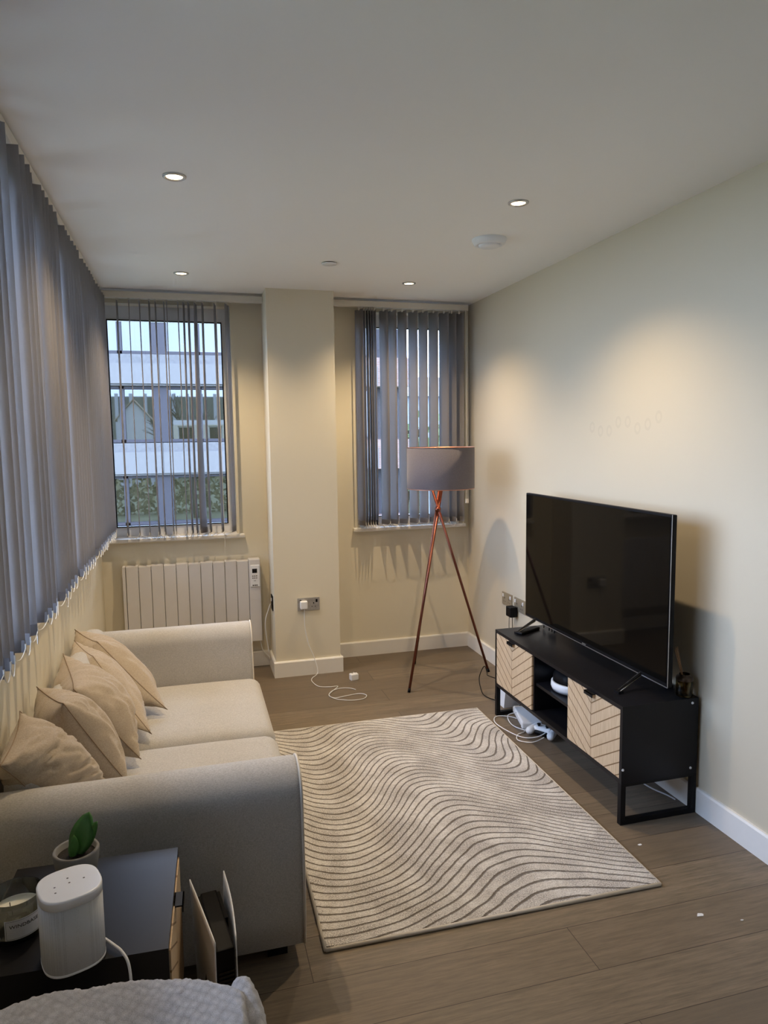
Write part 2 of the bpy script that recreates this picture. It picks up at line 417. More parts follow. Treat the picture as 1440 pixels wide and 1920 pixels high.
bm = new(); skirt(bm, (C0-.015, YC), (C1+.015, YC), (0, -1)); skirt(bm, (C0, YC), (C0, YB), (-1, 0)); skirt(bm, (C1, YC), (C1, YB), (1, 0)); struct('baseboard_pillar', bm, M['trim'])
bm = new(); skirt(bm, (XL, YF), (XR, YF), (0, 1)); struct('baseboard_front', bm, M['trim'])

def window(name, x0, x1, axis, at, mull=None):
    """frame, sash and pane in an opening; axis 'y' = back wall, 'x' = left wall"""
    def B(bm, a0, a1, d0, d1, z0, z1):
        if axis == 'y': box(bm, a0, a1, at+d0, at+d1, z0, z1)
        else: box(bm, at-d1, at-d0, a0, a1, z0, z1)
    fr = new(); w = .052
    B(fr, x0, x0+w, .1, .17, WZ0, WZ1); B(fr, x1-w, x1, .1, .17, WZ0, WZ1)
    B(fr, x0+w, x1-w, .1, .17, WZ0, WZ0+w+.01); B(fr, x0+w, x1-w, .1, .17, WZ1-w-.035, WZ1)
    for m in (mull or []): B(fr, m-.04, m+.04, .1, .17, WZ0, WZ1)
    o = struct(name, fr, M['upvc'])
    g = new()
    ms = [x0+w-.006]+[m for m in (mull or [])]+[x1-w+.006]
    for a, b in zip(ms, ms[1:]): B(g, a, b, .135, .141, WZ0+w+.004, WZ1-w-.03)
    mk('window_pane', g, M['glass'], o)
    e = new(); t = .007; a, b, c, d = x0+w, x1-w, WZ0+w+.01, WZ1-w-.035
    B(e, a, a+t, .093, .1, c, d); B(e, b-t, b, .093, .1, c, d); B(e, a, b, .093, .1, c, c+t); B(e, a, b, .093, .1, d-t, d)
    mk('rubber_gasket', e, M['blackp'], o)
    return o
window('window_1', W1[0], W1[1], 'y', YB)
window('window_2', W2[0], W2[1], 'y', YB)
window('window_3', WL[0], WL[1], 'x', XL, [1.85, 2.8, 3.7])
def sill(n, x0, x1, axis):
    prof_h = .025
    if axis == 'y':
        bm = bbox_(x0, x1, YB-.045, YB+.1, WZ0-prof_h, WZ0+.002, .008, 3)
    else:
        bm = bbox_(XL-.1, XL+.03, x0, x1, WZ0-prof_h, WZ0+.002, .008, 3)
    struct('trim_%d' % n, bm, M['trim'], smooth=False)
sill(1, XL+.035, .345, 'y'); sill(2, 1.10, 1.945, 'y'); sill(3, .9, 4.66, 'x')

# ================================================================== OUTSIDE
GZ = -4.2
bm = new()
v = [bm.verts.new(p) for p in ((-70, -90, GZ), (70, -90, GZ), (70, 80, GZ), (-70, 80, GZ))]; bm.faces.new(v)
s = NT('lawn_and_paving'); n = s.noise(s.coord(), .5, 5); s.link(s.mix(n, rgb(.10, .11, .05), rgb(.21, .20, .12)), s.b.inputs['Base Color']); s.b.inputs['Roughness'].default_value = 1
struct('ground', bm, s.m)
M['conc'] = plain('exposed_aggregate_concrete', (.105, .102, .10), .9, var=.12, scale=9, bump=.2)
M['concl'] = plain('stained_concrete_ledge', (.09, .088, .088), .9, var=.35, scale=14)
M['purple'] = plain('plum_window_frame', (.012, .010, .016), .6, var=.1)
M['brickwall'] = m_brick('pink_brick', (.14, .08, .065), (.17, .11, .09), (.17, .15, .14))
s = NT('office_window_glass'); g = s.add('ShaderNodeBsdfGlossy'); g.inputs['Roughness'].default_value = .015; g.inputs['Color'].default_value = rgb(.15, .16, .165)
d = s.add('ShaderNodeBsdfDiffuse'); d.inputs['Color'].default_value = rgb(.04, .036, .02); m = s.add('ShaderNodeMixShader'); m.inputs[0].default_value = .62
s.link(d.outputs[0], m.inputs[1]); s.link(g.outputs[0], m.inputs[2]); s.link(m.outputs[0], s.out.inputs[0]); M['office'] = s.m
FY = 23.0
ob = thing('office_building', 'office block opposite with pale concrete bands and plum window strips', 'building', (0, FY, GZ))
def mkw(name, bm, mat, parent, smooth=False):
    """mesh given in world coordinates under an unrotated parent"""
    L = parent.matrix_basis.translation
    p = parent.parent
    while p is not None:
        L = L+p.matrix_basis.translation; p = p.parent
    for v in bm.verts: v.co -= L
    return mk(name, bm, mat, parent, smooth)
bm = box(new(), -14, 7.25, FY+.5, FY+9, GZ, 9.2); mkw('building_core', bm, M['purple'], ob)
levels = [(-3.95, -2.5), (-1.02, .56), (1.55, 3.3), (4.24, 5.95), (6.9, 8.5)]   # window rows
bands = [(-2.5, -1.02), (.56, 1.55), (3.3, 4.24), (5.95, 6.9), (8.5, 9.4)]
for z0, z1 in bands:
    bm = new(); bl = new(); x = -.75-2.3*5
    while x < 4.0:
        box(bm, x, x+2.29, FY-.12, FY+.5, z0+.03, z1-.30)
        box(bl, x, x+2.29, FY-.02, FY+.5, z1-.31, z1-.02)
        x += 2.3
    box(bl, -12.3, 4.1, FY-.05, FY+.5, z0-.03, z0+.04)
    cb_ = mkw('concrete_band', bm, M['conc'], ob); mkw('ledge', bl, M['concl'], cb_)
    mkw('brick_band', box(new(), 4.15, 7.25, FY-.1, FY+.5, z0, z1), M['brickwall'], ob)
for z0, z1 in levels:
    for i in range(-5, 4):
        xa = -.75+i*2.3
        if xa+2.3 > 7.3 or xa < -8: continue
        b = new(); xb = xa+2.3; xm = (xa+xb)/2
        box(b, xa, xa+.235, FY+.08, FY+.4, z0, z1); box(b, xb-.235, xb, FY+.08, FY+.4, z0, z1); box(b, xm-.07, xm+.07, FY+.12, FY+.4, z0, z1)
        box(b, xa+.235, xb-.235, FY+.12, FY+.4, z0, z0+.09); box(b, xa+.235, xb-.235, FY+.12, FY+.4, z1-.12, z1)
        f = mkw('window', b, M['purple'], ob)
        p = new(); box(p, xa+.23, xb-.23, FY+.26, FY+.27, z0+.06, z1-.1)
        mkw('pane', p, M['office'], f)
# lower wing and trees seen through the right-hand window
lb = thing('low_building', 'low grey block with glass front seen through the right window', 'building', (11.5, 30, GZ))
bm = box(new(), 8.2, 17, 30, 38, GZ, 3.4); mkw('wall', bm, plain('blue_grey_cladding', (.25, .29, .36), .6), lb)
bm = new()
prism(bm, [(29.7, 3.4), (38.3, 3.4), (34, 4.6)], 'x', 8.0, 17.2); mkw('roof', bm, plain('slate_roof', (.12, .13, .15), .8), lb)
for i in range(4):
    for z in (-2.4, .4):
        bm = box(new(), 8.6+i*2.1, 10.2+i*2.1, 29.93, 30.05, z, z+1.7); mkw('window', bm, M['office'], lb)
def leafy(name, label, x, y, h, r, c, bare=False):
    t = thing(name, label, 'tree', (x, y, GZ)); rng = random.Random(int(x*100+y))
    bm = new(); tips = []
    def grow(p, d, L, rad, lev):
        q = p+d*L; tube(bm, [p, (p+q)/2+Vector((rng.uniform(-1, 1), rng.uniform(-1, 1), 0))*L*.06, q], rad, 6, r2=rad*.62)
        if lev == 0: tips.append(q); return
        for _ in range(4 if lev > 1 else 3):
            nd = (d+Vector((rng.uniform(-1, 1), rng.uniform(-1, 1), rng.uniform(-.3, .7)))*.75).normalized()
            grow(q-d*L*rng.uniform(0, .3), nd, L*.66, rad*.55, lev-1)
    grow(Vector((0, 0, 0)), Vector((0, 0, 1)), h*.38, h*.022, 4 if bare else 3)
    mk('trunk', bm, plain('bark', (.06, .05, .04), .95), t, True)
    if not bare:
        b = new()
        for q in tips:
            for _ in range(14):
                c0 = q+Vector((rng.gauss(0, 1), rng.gauss(0, 1), rng.gauss(0, 1)))*r*.22; s_ = rng.uniform(.12, .3)
                a1 = Vector((rng.gauss(0, 1), rng.gauss(0, 1), rng.gauss(0, 1))).normalized(); a2 = a1.orthogonal().normalized()
                vv = [b.verts.new(c0+a1*s_), b.verts.new(c0+a2*s_*.6), b.verts.new(c0-a1*s_), b.verts.new(c0-a2*s_*.6)]; b.faces.new(vv)
        mk('foliage', b, plain('tree_leaves', c, .8, var=.4), t)
leafy('green_tree', 'green tree beside the low block beyond the right window', 10.6, 25.5, 7.6, 2.2, (.10, .16, .06))
leafy('bare_tree', 'bare branching tree mirrored in the office windows', .4, -8.5, 10.5, 3, (.1, .1, .1), True)
hs = thing('gabled_house', 'white gabled house mirrored in the office windows', 'house', (-6.5, -50, GZ))
bm = box(new(), -8.6, -4.6, -56, -50, GZ, 4.6); prism(bm, [(-8.6, 4.6), (-4.6, 4.6), (-6.6, 6.8)], 'y', -56, -50); mkw('wall', bm, plain('white_render', (.42, .42, .41), .9), hs)
bm = new()
for sgn in (-1, 1):
    e = Vector((-6.6+sgn*2.35, 0, 4.25)); tp = Vector((-6.6, 0, 6.95))
    A = [bm.verts.new((e.x, yy, e.z+dz)) for yy in (-56.3, -49.7) for dz in (0, .15)]; B = [bm.verts.new((tp.x, yy, tp.z+dz)) for yy in (-56.3, -49.7) for dz in (0, .15)]
    for f in ((A[0], A[2], B[2], B[0]), (A[1], A[3], B[3], B[1]), (A[0], A[1], B[1], B[0]), (A[2], A[3], B[3], B[2]), (A[0], A[1], A[3], A[2]), (B[0], B[1], B[3], B[2])): bm.faces.new(f)
mkw('roof', bm, plain('brown_tiles', (.30, .23, .16), .9), hs)
hb = thing('striped_building', 'long building with pale vertical fins mirrored in the office windows', 'building', (-16, -70, GZ))
bm = box(new(), -40, 14, -78, -70, GZ, 8.6); mkw('wall', bm, plain('olive_grey_wall', (.13, .135, .11), .9), hb)
bm = new(); x = -40
while x < 14: box(bm, x, x+.5, -69.9, -69.4, GZ, 9.0); x += 2.1
mkw('fin', bm, plain('pale_fin', (.38, .39, .40), .8), hb)
rngh = random.Random(3)
bm = new()
for i in range(2600):
    c0 = Vector((rngh.uniform(-24, 10), rngh.uniform(-13.4, -12), rngh.uniform(GZ, -1.2+rngh.uniform(-.4, .5)))); s_ = rngh.uniform(.15, .4)
    a1 = Vector((rngh.gauss(0, 1), rngh.gauss(0, 1), rngh.gauss(0, 1))).normalized(); a2 = a1.orthogonal().normalized()
    bm.faces.new([bm.verts.new(c0+a1*s_), bm.verts.new(c0+a2*s_*.6), bm.verts.new(c0-a1*s_), bm.verts.new(c0-a2*s_*.6)])
tag(mk('hedge', bm, plain('olive_hedge', (.26, .235, .12), .9, var=.15)), 'olive hedge mirrored in the lowest office windows', 'hedge')

# ================================================================== BLINDS
def slat_mesh(name, x, y, ang, z0, z1, parent, twist=0, w=.089):
    """a vane hanging at (x,y); ang = direction of its width measured from +y towards +x"""
    bm = new(); nz = 14; th = .0009; rows = []
    cur = random.uniform(-.003, .003)
    for i in range(nz+1):
        t = i/nz; z = z1+(z0-z1)*t; a = R(ang)+R(twist)*t; row = []
        sway = math.sin(t*3)*cur
        for k in range(5):
            s_ = (k/4-.5)*w; bow = .0022*(1-(2*k/4-1)**2)
            d = Vector((math.sin(a), math.cos(a), 0)); nn = Vector((math.cos(a), -math.sin(a), 0))
            row.append((Vector((x, y, z))+d*s_+nn*(bow+sway)+Vector((0, 0, 0)), nn))
        rows.append(row)
    F = [[bm.verts.new(p+nn*th) for p, nn in r] for r in rows]; Bk = [[bm.verts.new(p-nn*th) for p, nn in r] for r in rows]
    for i in range(nz):
        for k in range(4):
            bm.faces.new((F[i][k], F[i][k+1], F[i+1][k+1], F[i+1][k])); bm.faces.new((Bk[i][k+1], Bk[i][k], Bk[i+1][k], Bk[i+1][k+1]))
        bm.faces.new((F[i][0], F[i+1][0], Bk[i+1][0], Bk[i][0])); bm.faces.new((F[i][4], Bk[i][4], Bk[i+1][4], F[i+1][4]))
    for k in range(4):
        bm.faces.new((F[0][k], Bk[0][k], Bk[0][k+1], F[0][k+1])); bm.faces.new((F[nz][k], F[nz][k+1], Bk[nz][k+1], Bk[nz][k]))
    o = mkw('vane', bm, M['slat'], parent, True)
    # hanger clip on top
    c = new(); box(c, x-.006, x+.006, y-.006, y+.006, z1-.006, z1+.028)
    mkw('hanger', c, M['rail'], o)
    # weight pocket at the hem
    hb_ = new(); a = R(ang)+R(twist); d = Vector((math.sin(a), math.cos(a), 0))
    M4 = Matrix.Translation((x, y, z0)) @ Matrix.Rotation(-a, 4, 'Z')
    box(hb_, -.0022, .0022, -w/2+.001, w/2-.001, .001, .034, 0, M4)
    mkw('weight_pocket', hb_, M['slat'], o)
    return Vector((x, y, z0+.012))+d*(w/2), Vector((x, y, z0+.012))-d*(w/2)
def bead_chain(ends, parent, sag=.02):
    for side in (0, 1):
        bm = new()
        for a, b in zip(ends, ends[1:]):
            p, q = a[side], b[side]; L = (q-p).length
            if L > .3: continue
            sg = max(.012, min(.05, .105-L))*.75+sag*.3
            pts = [p.lerp(q, t/8)+Vector((0, 0, -sg*4*(t/8)*(1-t/8))) for t in range(9)]
            tube(bm, pts, .0013, 5)
            tube(bm, [p+Vector((0, 0, .012)), p+Vector((0, 0, -.004))], .0028, 5)
        mkw('bead_chain', bm, M['chain'], parent)

YS = YB-.09
b1 = thing('vertical_blind', 'grey vertical blind turned edge-on over the left back window above radiator', 'blind', (-.1, YS, 2.44), group=None)
mkw('headrail', bbox_(XL+.06, C0, YS-.02, YS+.02, 2.443, 2.484, .004), M['rail'], b1)
ends = []
for x, d, tw in [(-.392, 6, 0), (-.322, 2, 0), (-.26, 3, 0), (-.202, 6, 0), (-.165, 5, 0), (-.114, 3, 0), (-.097, 2, 0), (-.029, 3, 0), (.006, 7, 0), (.035, 8, 0), (.077, 11, 20), (.121, 8, 0), (.198, 9, 0), (.272, 16, 0)]:
    ends.append(slat_mesh('vane', x, YS, math.degrees(math.atan2(x, YS))+d, .957, 2.428, b1, tw))
bead_chain(ends, b1, .01)
c = new(); pts = [(.205, YS-.03, 2.44), (.206, YS-.032, 1.6), (.207, YS-.03, .86)]; tube(c, smooth_path(pts, 5), .0014, 5); mkw('pull_cord', c, M['chain'], b1)

b2 = thing('vertical_blind', 'grey vertical blind half closed over the right back window behind lamp', 'blind', (1.5, YS, 2.44))
mkw('headrail', bbox_(C1, 1.935, YS-.02, YS+.02, 2.443, 2.484, .004), M['rail'], b2)
ends = []
for x, a in [(1.147, -24), (1.184, 4), (1.203, 4), (1.221, 5), (1.237, 4), (1.256, 2), (1.320, -28), (1.379, -28), (1.452, -26), (1.530, -29), (1.604, -26), (1.680, -29), (1.757, -30), (1.815, -26), (1.872, -30)]:
    ends.append(slat_mesh('vane', x, YS, a, .957, 2.428, b2))
bead_chain(ends, b2, .02)
c = new(); tube(c, [(1.905, YS-.045, 2.45), (1.907, YS-.046, 1.7), (1.906, YS-.045, 1.12)], .0022, 6); tube(c, [(1.916, YS-.046, 2.45), (1.918, YS-.05, 1.12)], .0014, 5)
box(c, 1.901, 1.921, YS-.055, YS-.04, 1.09, 1.12); mkw('pull_cord', c, M['chain'], b2)

XS = XL+.072
b3 = thing('vertical_blind', 'long grey vertical blind along the left wall above the sofa', 'blind', (XS, 2.8, 2.44))
mkw('headrail', bbox_(XS-.02, XS+.02, 1.12, YB-.14, 2.455, 2.493, .004), M['rail'], b3)
ends = []; y = 4.655; k = 0
special = {5: 28, 6: 24, 12: 44, 13: 6, 19: 42, 24: -14, 25: 38, 29: 50, 30: -20, 33: 30, 36: 48}
while y > 1.16:
    beta = special.get(k, 12+random.uniform(-5, 6))
    ends.append(slat_mesh('vane', XS, y, 90+beta, .985+random.uniform(-.004, .004), 2.44, b3))
    y -= .079+random.uniform(-.006, .006)+(.018 if k in (12, 19, 25, 29) else 0); k += 1
bead_chain(ends, b3, .02)

# ================================================================== CEILING FITTINGS
def copy_tree(o, parent=None):
    c = o.copy(); col.objects.link(c)
    if parent: c.parent = parent
    for ch in list(o.children): copy_tree(ch, c)
    return c
def make_downlight():
    t = thing('downlight', '', 'ceiling light')
    b = new(); lathe(b, [(.030, -.002), (.034, -.007), (.041, -.004), (.042, 0), (.030, 0)], n=36, cap=False); mk('bezel', b, M['alu'], t, True)
    b = new(); lathe(b, [(.0, -.0030), (.018, -.0030), (.029, -.0018), (.029, 0)], n=32, cap=False); mk('lamp_face', b, M['lampglow'], t, True)
    ld = bpy.data.lights.new('downlight_beam', 'SPOT'); ld.energy = LAMP; ld.color = (1.0, .76, .47); ld.spot_size = R(126); ld.spot_blend = .9; ld.shadow_soft_size = .012
    lo = bpy.data.objects.new('downlight_beam', ld); lo.location = (0, 0, -.03); col.objects.link(lo); lo.parent = t
    return t
dl = make_downlight()
spots = [(-.01, 2.735, 'lit round downlight over the sofa, nearest on the left of the ceiling'), (1.328, 2.714, 'lit round downlight beside the round vent on the ceiling, nearest on the right'),
         (.0, 4.245, 'lit round downlight far left, in front of the radiator window'), (1.34, 4.226, 'lit round downlight far right, above the tripod lamp')]
for i, (x, y, l) in enumerate(spots):
    o = dl if i == 0 else copy_tree(dl)
    o.location = (x, y, H); tag(o, l, 'ceiling light', 'recessed ceiling downlights')
v = thing('ceiling_vent', 'round white vent standing proud of the ceiling between right downlights', 'vent', (1.43, 3.232, H))
b = new(); lathe(b, [(.083, 0), (.083, -.006), (.072, -.026), (.060, -.030), (.056, -.024), (.0, -.024)], n=48, cap=False); mk('vent_housing', b, M['upvc'], v, True)
b = new(); lathe(b, [(0, -.036), (.045, -.036), (.051, -.031), (.051, -.024)], n=40, cap=False); mk('vent_disc', b, M['upvc'], v, True)
v = thing('sprinkler_cover', 'small flat white disc on the ceiling before the pillar', 'cover plate', (.770, 3.842, H))
b = new(); lathe(b, [(0, -.009), (.040, -.009), (.041, -.006), (.041, -.004)], n=40, cap=False); mk('disc', b, M['whitem'], v, True)
b = new(); lathe(b, [(.034, -.006), (.034, 0)], n=40, cap=False); mk('shadow_gap', b, M['blackp'], v)

# ================================================================== RADIATOR
RY = YB-.095
rd = thing('radiator', 'white ribbed electric radiator on the wall below the left window', 'radiator', (0, RY, .2))
x0, x1, z0, z1 = -.441, .434, .2, .757
bm = new()
step = (0.357-x0-.02)/10
box(bm, x0, x0+.018, RY, RY+.07, z0, z1)
for i in range(10):
    a = x0+.02+i*step
    prism(bm, [(a+.0012, RY+.004), (a+.004, RY), (a+step-.004, RY), (a+step-.0012, RY+.004), (a+step-.0012, RY+.07), (a+.0012, RY+.07)], 'z', z0, z1-.004*(i % 2))
mkw('panel', bm, M['radiator'], rd)
mkw('back_plate', box(new(), x0+.01, x1-.01, RY+.02, YB, z0+.03, z1-.03), M['radgap'], rd)
mkw('control_column', bbox_(.358, x1, RY-.004, RY+.075, z0, z1+.006, .004), M['radiator'], rd)
cp = mkw('control_panel', bbox_(.366, .428, RY-.011, RY-.003, .575, .725, .004), M['white'], rd)
mkw('display', box(new(), .379, .411, RY-.0125, RY-.0105, .672, .700), M['lcd'], cp)
bm = new()
for i in range(3):
    for j in range(2): box(bm, .378+i*.0125, .386+i*.0125, RY-.0125, RY-.0105, .648-j*.014, .654-j*.014)
box(bm, .388, .402, RY-.0125, RY-.0105, .617, .620)
mkw('button', bm, M['radgap'], cp)
bm = new()
for a, b_ in ((0, .010), (.013, .022), (.024, .033)): box(bm, .379+a, .379+b_, RY-.012, RY-.0105, .583, .592)
mkw('badge', bm, M['radgap'], cp)
mkw('cord', tube(new(), smooth_path([(.42, YB-.06, .205), (.44, YB-.05, .12), (.49, YB-.06, .06), (.478, 4.70, .09), (.455, 4.68, .25), (.452, 4.67, .36), (.487, 4.66, .47)], 8), .0035, 8), M['white'], rd)

# ================================================================== SOCKETS
def socket(label, M4, plate, w=.146, h=.086, nplug=2, insert=True):
    t = thing('wall_socket', label, 'wall socket'); t.matrix_world = M4
    mk('plate', bbox_(-w/2, w/2, -.006, 0, -h/2, h/2, .0015), plate, t)
    for i in range(nplug):
        cx = (i-.5)*.066 if nplug == 2 else 0
        b = new(); box(b, cx-.003, cx+.003, -.0068, -.005, .000, .010)
        box(b, cx-.014, cx-.008, -.0068, -.005, -.02, -.016); box(b, cx+.008, cx+.014, -.0068, -.005, -.02, -.016); mk('outlet', b, M['blackp'], t)
        mk('switch', bbox_(cx-.006+(-.022 if i == 0 else .022)*(nplug > 1)*.9, cx+.006+(-.022 if i == 0 else .022)*(nplug > 1)*.9, -.0105, -.005, .010, .030, .001), M['blackp'] if not insert else M['white'], t)
    return t
Mx = lambda x, y, z, rz: Matrix.Translation((x, y, z)) @ Matrix.Rotation(rz, 4, 'Z')
socket('double steel wall socket on the front of the pillar', Mx(.7235, YC, .4785, 0), M['chrome'], insert=False)
socket('dark wall socket on the left side of the pillar, feeding the radiator cord', Mx(C0, 4.66, .478, R(-90)), M['blackp'], .086, .1, 1)
socket('double wall socket with nickel edge, left of the two by the television', Mx(XR, 4.165, .497, R(-90)), M['gold'])
socket('double wall socket with nickel edge, half hidden behind the television', Mx(XR, 3.985, .497, R(-90)), M['gold'])
for yy, l in ((4.165, 0), (3.985, 1)):
    pass
pl = thing('charger_plug', 'white charger plugged into the steel pillar socket', 'plug', (.688, YC-.006, .478))
mk('plug_body', bbox_(-.024, .024, -.036, 0, -.026, .026, .006, 3), M['white'], pl)
cab = smooth_path([(.690, YC-.03, .45), (.690, YC-.03, .425), (.693, YC-.025, .32), (.715, YC-.02, .21), (.748, YC-.035, .12), (.765, YC-.06, .03), (.72, YC-.10, .006), (.71, 4.38, .004), (.735, 4.28, .004), (.80, 4.25, .004),
                   (.85, 4.245, .004), (.80, 4.17, .004), (.765, 4.10, .004), (.80, 4.03, .004), (.88, 3.985, .004), (.955, 3.99, .004), (.985, 4.04, .004), (.95, 4.08, .004), (.86, 4.065, .004), (.79, 4.05, .005), (.765, 4.10, .008), (.80, 4.17, .007), (.86, 4.205, .004), (.915, 4.19, .004), (.945, 4.155, .004)], 8)
tag(mk('charging_cable', tube(new(), cab, .0021, 8), M['white']), 'thin white cable looping on the floor below the pillar socket', 'cable')
ap = thing('plug_adaptor', 'white plug lying pins up on the floor before the pillar', 'plug', (.977, 4.345, 0), R(12))
mk('plug_body', bbox_(-.026, .026, -.02, .02, 0, .042, .005, 3), M['white'], ap)
bm = new(); box(bm, -.014, -.008, -.002, .002, .04, .058); box(bm, .008, .014, -.002, .002, .04, .058); box(bm, -.002, .002, .008, .013, .04, .062); mk('pin', bm, M['steel'], ap)
ba = thing('power_adaptor', 'black power adaptor in the wall sockets left of the television', 'power adaptor', (XR-.006, 4.04, .448))
mk('adaptor_body', bbox_(-.05, 0, -.035, .035, -.032, .032, .005, 3), M['blackp'], ba)
bm = new(); tube(bm, smooth_path([(-.03, .02, -.03), (-.032, .02, -.06), (-.02, .045, -.14), (-.02, .02, -.30), (-.02, -.2, -.42)], 6), .002, 6)
tube(bm, smooth_path([(-.03, -.02, -.03), (-.03, -.02, -.05), (-.01, .02, -.16), (-.014, .03, -.36)], 6), .002, 6); mk('lead', bm, M['blackp'], ba)

# ================================================================== RUG
rug = mk('wavy_rug', None or rounded(.5875, .835, .0065, .5875, .835, .0065, .006, 20), M['rug'], None, True)
rug.location = (1.5173-1.175*math.cos(R(-.695)), 1.9665-1.175*math.sin(R(-.695)), 0); rug.rotation_euler = (0, 0, R(-.695))
tag(rug, 'beige and grey rug with carved wavy lines on the wooden floor', 'rug')
bm = new()
tube(bm, [(0, 0, .0065), (1.175, 0, .0065)], .0068, 8); tube(bm, [(1.175, 0, .0065), (1.175, 1.67, .0065)], .006, 8)
tube(bm, [(1.175, 1.67, .0065), (0, 1.67, .0065)], .006, 8); tube(bm, [(0, 1.67, .0065), (0, 0, .0065)], .0068, 8)
mk('binding', bm, M['rugedge'], rug, True)

# ================================================================== SOFA
sf = thing('sofa', 'beige two seat fabric sofa with tall slab arms against the left wall', 'sofa', (-.14, 2.885, 0))
def arm_profile(yo, sgn, n=14):
    """closed y-z outline of an arm; yo = outer face, sgn points inwards"""
    P = [(yo+sgn*.018, .055), (yo+sgn*.002, .16), (yo-sgn*.002, .30), (yo, .42), (yo+sgn*.004, .50)]
    cx, cz, rx, rz = yo+sgn*.094, .505, .090, .098
    for i in range(n+1):
        a = math.pi*(1-i/n); P.append((cx+sgn*math.cos(a)*rx, cz+math.sin(a)*rz))
    P += [(yo+sgn*.200, .42), (yo+sgn*.222, .33), (yo+sgn*.228, .20), (yo+sgn*.228, .055)]
    return P
for yo, sgn in ((1.950, 1), (3.822, -1)):
    P = arm_profile(yo, sgn); cxm = yo+sgn*.11
    bm = new(); rows = []
    xs = [-.545, -.54, -.3, -.1, .1, .262, .276, .281]
    ins = [.010, 0, 0, 0, 0, 0, .003, .010]
    for x, e in zip(xs, ins):
        rows.append([bm.verts.new((x, y+(cxm-y)*e*8*.7, z-(e*.9 if z > .3 else 0))) for y, z in P])
    n = len(P)
    for a, b in zip(rows, rows[1:]):
        for i in range(n): bm.faces.new((a[i], a[(i+1) % n], b[(i+1) % n], b[i]))
    bm.faces.new(rows[0][::-1]); bm.faces.new(rows[-1])
    am = mkw('arm', bm, M['sofa'], sf, True)
    pp = [(.278, y, z) for y, z in P]
    mkw('piping', tube(new(), pp, .0042, 6), M['piping'], am, True)
mkw('backrest', rounded(-.487, 2.886, .36, .058, .80, .285, .05, 10), M['sofa'], sf, True)
mkw('seat_base', rounded(-.10, 2.886, .135, .365, .78, .08, .02, 8), M['sofa'], sf, True)
for y0, y1 in ((2.158, 2.874), (2.878, 3.612)):
    cy = (y0+y1)/2
    ob_ = mkw('seat_cushion', rounded(-.062, cy, .262, .372, (y1-y0)/2, .078, .055, 14, bulge=.016), M['sofa'], sf, True)
for x in (-.5, .2):
    for y in (2.04, 3.73): mkw('foot', box(new(), x-.03, x+.03, y-.03, y+.03, 0, .07), M['blackm'], sf)

def pillow(c, th, label, seed, sag=0.0):
    """c = four corners (bottom front, top front, top back, bottom back)"""
    C = [Vector(p) for p in c]; N = 34; bm = new(); ctr = sum(C, Vector())/4
    nrm = (C[2]-C[0]).cross(C[1]-C[3]).normalized()
    if nrm.y > 0: nrm = -nrm
    G = {}
    for side in (1, -1):
        for i in range(N+1):
            for j in range(N+1):
                s_, t_ = i/N, j/N
                edge = i in (0, N) or j in (0, N)
                if side == -1 and edge: G[side, i, j] = G[1, i, j]; continue
                a, b = 2*s_-1, 2*t_-1
                # sides pulled in between the pointed corners
                pa, pb = a*(1-.10*(1-b*b)*abs(a)**2), b*(1-.10*(1-a*a)*abs(b)**2)
                S_, T_ = (pa+1)/2, (pb+1)/2
                p = C[0].lerp(C[1], S_).lerp(C[3].lerp(C[2], S_), T_)
                h = (max(0, 1-a*a)**.55*max(0, 1-b*b)**.55)
                f = (max(0, 1-a*a)*max(0, 1-b*b))**.25
                w1 = noise.noise(p*5+Vector((seed*7.1, side, 0)))*.030*f
                r_fold = 1-abs(noise.noise(Vector((a*1.6+seed, b*4.5, side*.7+seed))))*2.2
                w2 = -max(0, r_fold-.5)*.034*f*(1 if max(abs(a), abs(b)) > .35 else .4)
                w3 = noise.noise(p*22+Vector((seed, 0, side)))*.0035*f
                p = p+nrm*side*(h*th*.5+w1*.6+w2+w3)+Vector((0, 0, -sag*h))
                G[side, i, j] = bm.verts.new(p)
    for side in (1, -1):
        for i in range(N):
            for j in range(N):
                q = (G[side, i, j], G[side, i+1, j], G[side, i+1, j+1], G[side, i, j+1])
                if len(set(q)) == 4: bm.faces.new(q if side == 1 else q[::-1])
    ring = [G[1, i, 0].co.copy() for i in range(N)]+[G[1, N, j].co.copy() for j in range(N)]+[G[1, N-i, N].co.copy() for i in range(N)]+[G[1, 0, N-j].co.copy() for j in range(N)]
    o = mk('throw_pillow', bm, M['pillow'], None, True)
    tag(o, label, 'pillow', 'tan pillows leaning along the sofa back')
    mk('seam', tube(new(), ring, .0016, 5, closed=True), M['seam'], o, True)
    return o
ZS = .385
pillow([(-.135, 3.14, ZS), (-.43, 3.322, .667), (-.538, 3.44, .702), (-.415, 3.42, ZS+.02)], .25, 'tan pillow farthest along the sofa, next to the far arm', 1)
pillow([(-.188, 2.885, ZS), (-.43, 3.166, .647), (-.53, 3.36, .672), (-.415, 3.16, ZS+.02)], .23, 'tan pillow second from the far arm of the sofa', 2)
pillow([(-.215, 2.660, ZS), (-.43, 2.65, .680), (-.528, 3.06, .700), (-.41, 2.92, ZS+.02)], .25, 'tan pillow in the middle of the row of five on sofa', 3)
pillow([(-.245, 2.475, ZS), (-.42, 2.384, .725), (-.535, 2.58, .725), (-.41, 2.62, ZS+.02)], .24, 'tan pillow next to the one nearest the near sofa arm', 4)
pillow([(-.30, 2.40, .425), (-.43, 2.125, .49), (-.524, 2.035, .690), (-.532, 2.316, .738)], .21, 'tan pillow tucked behind the near sofa arm, its broad face showing', 5)

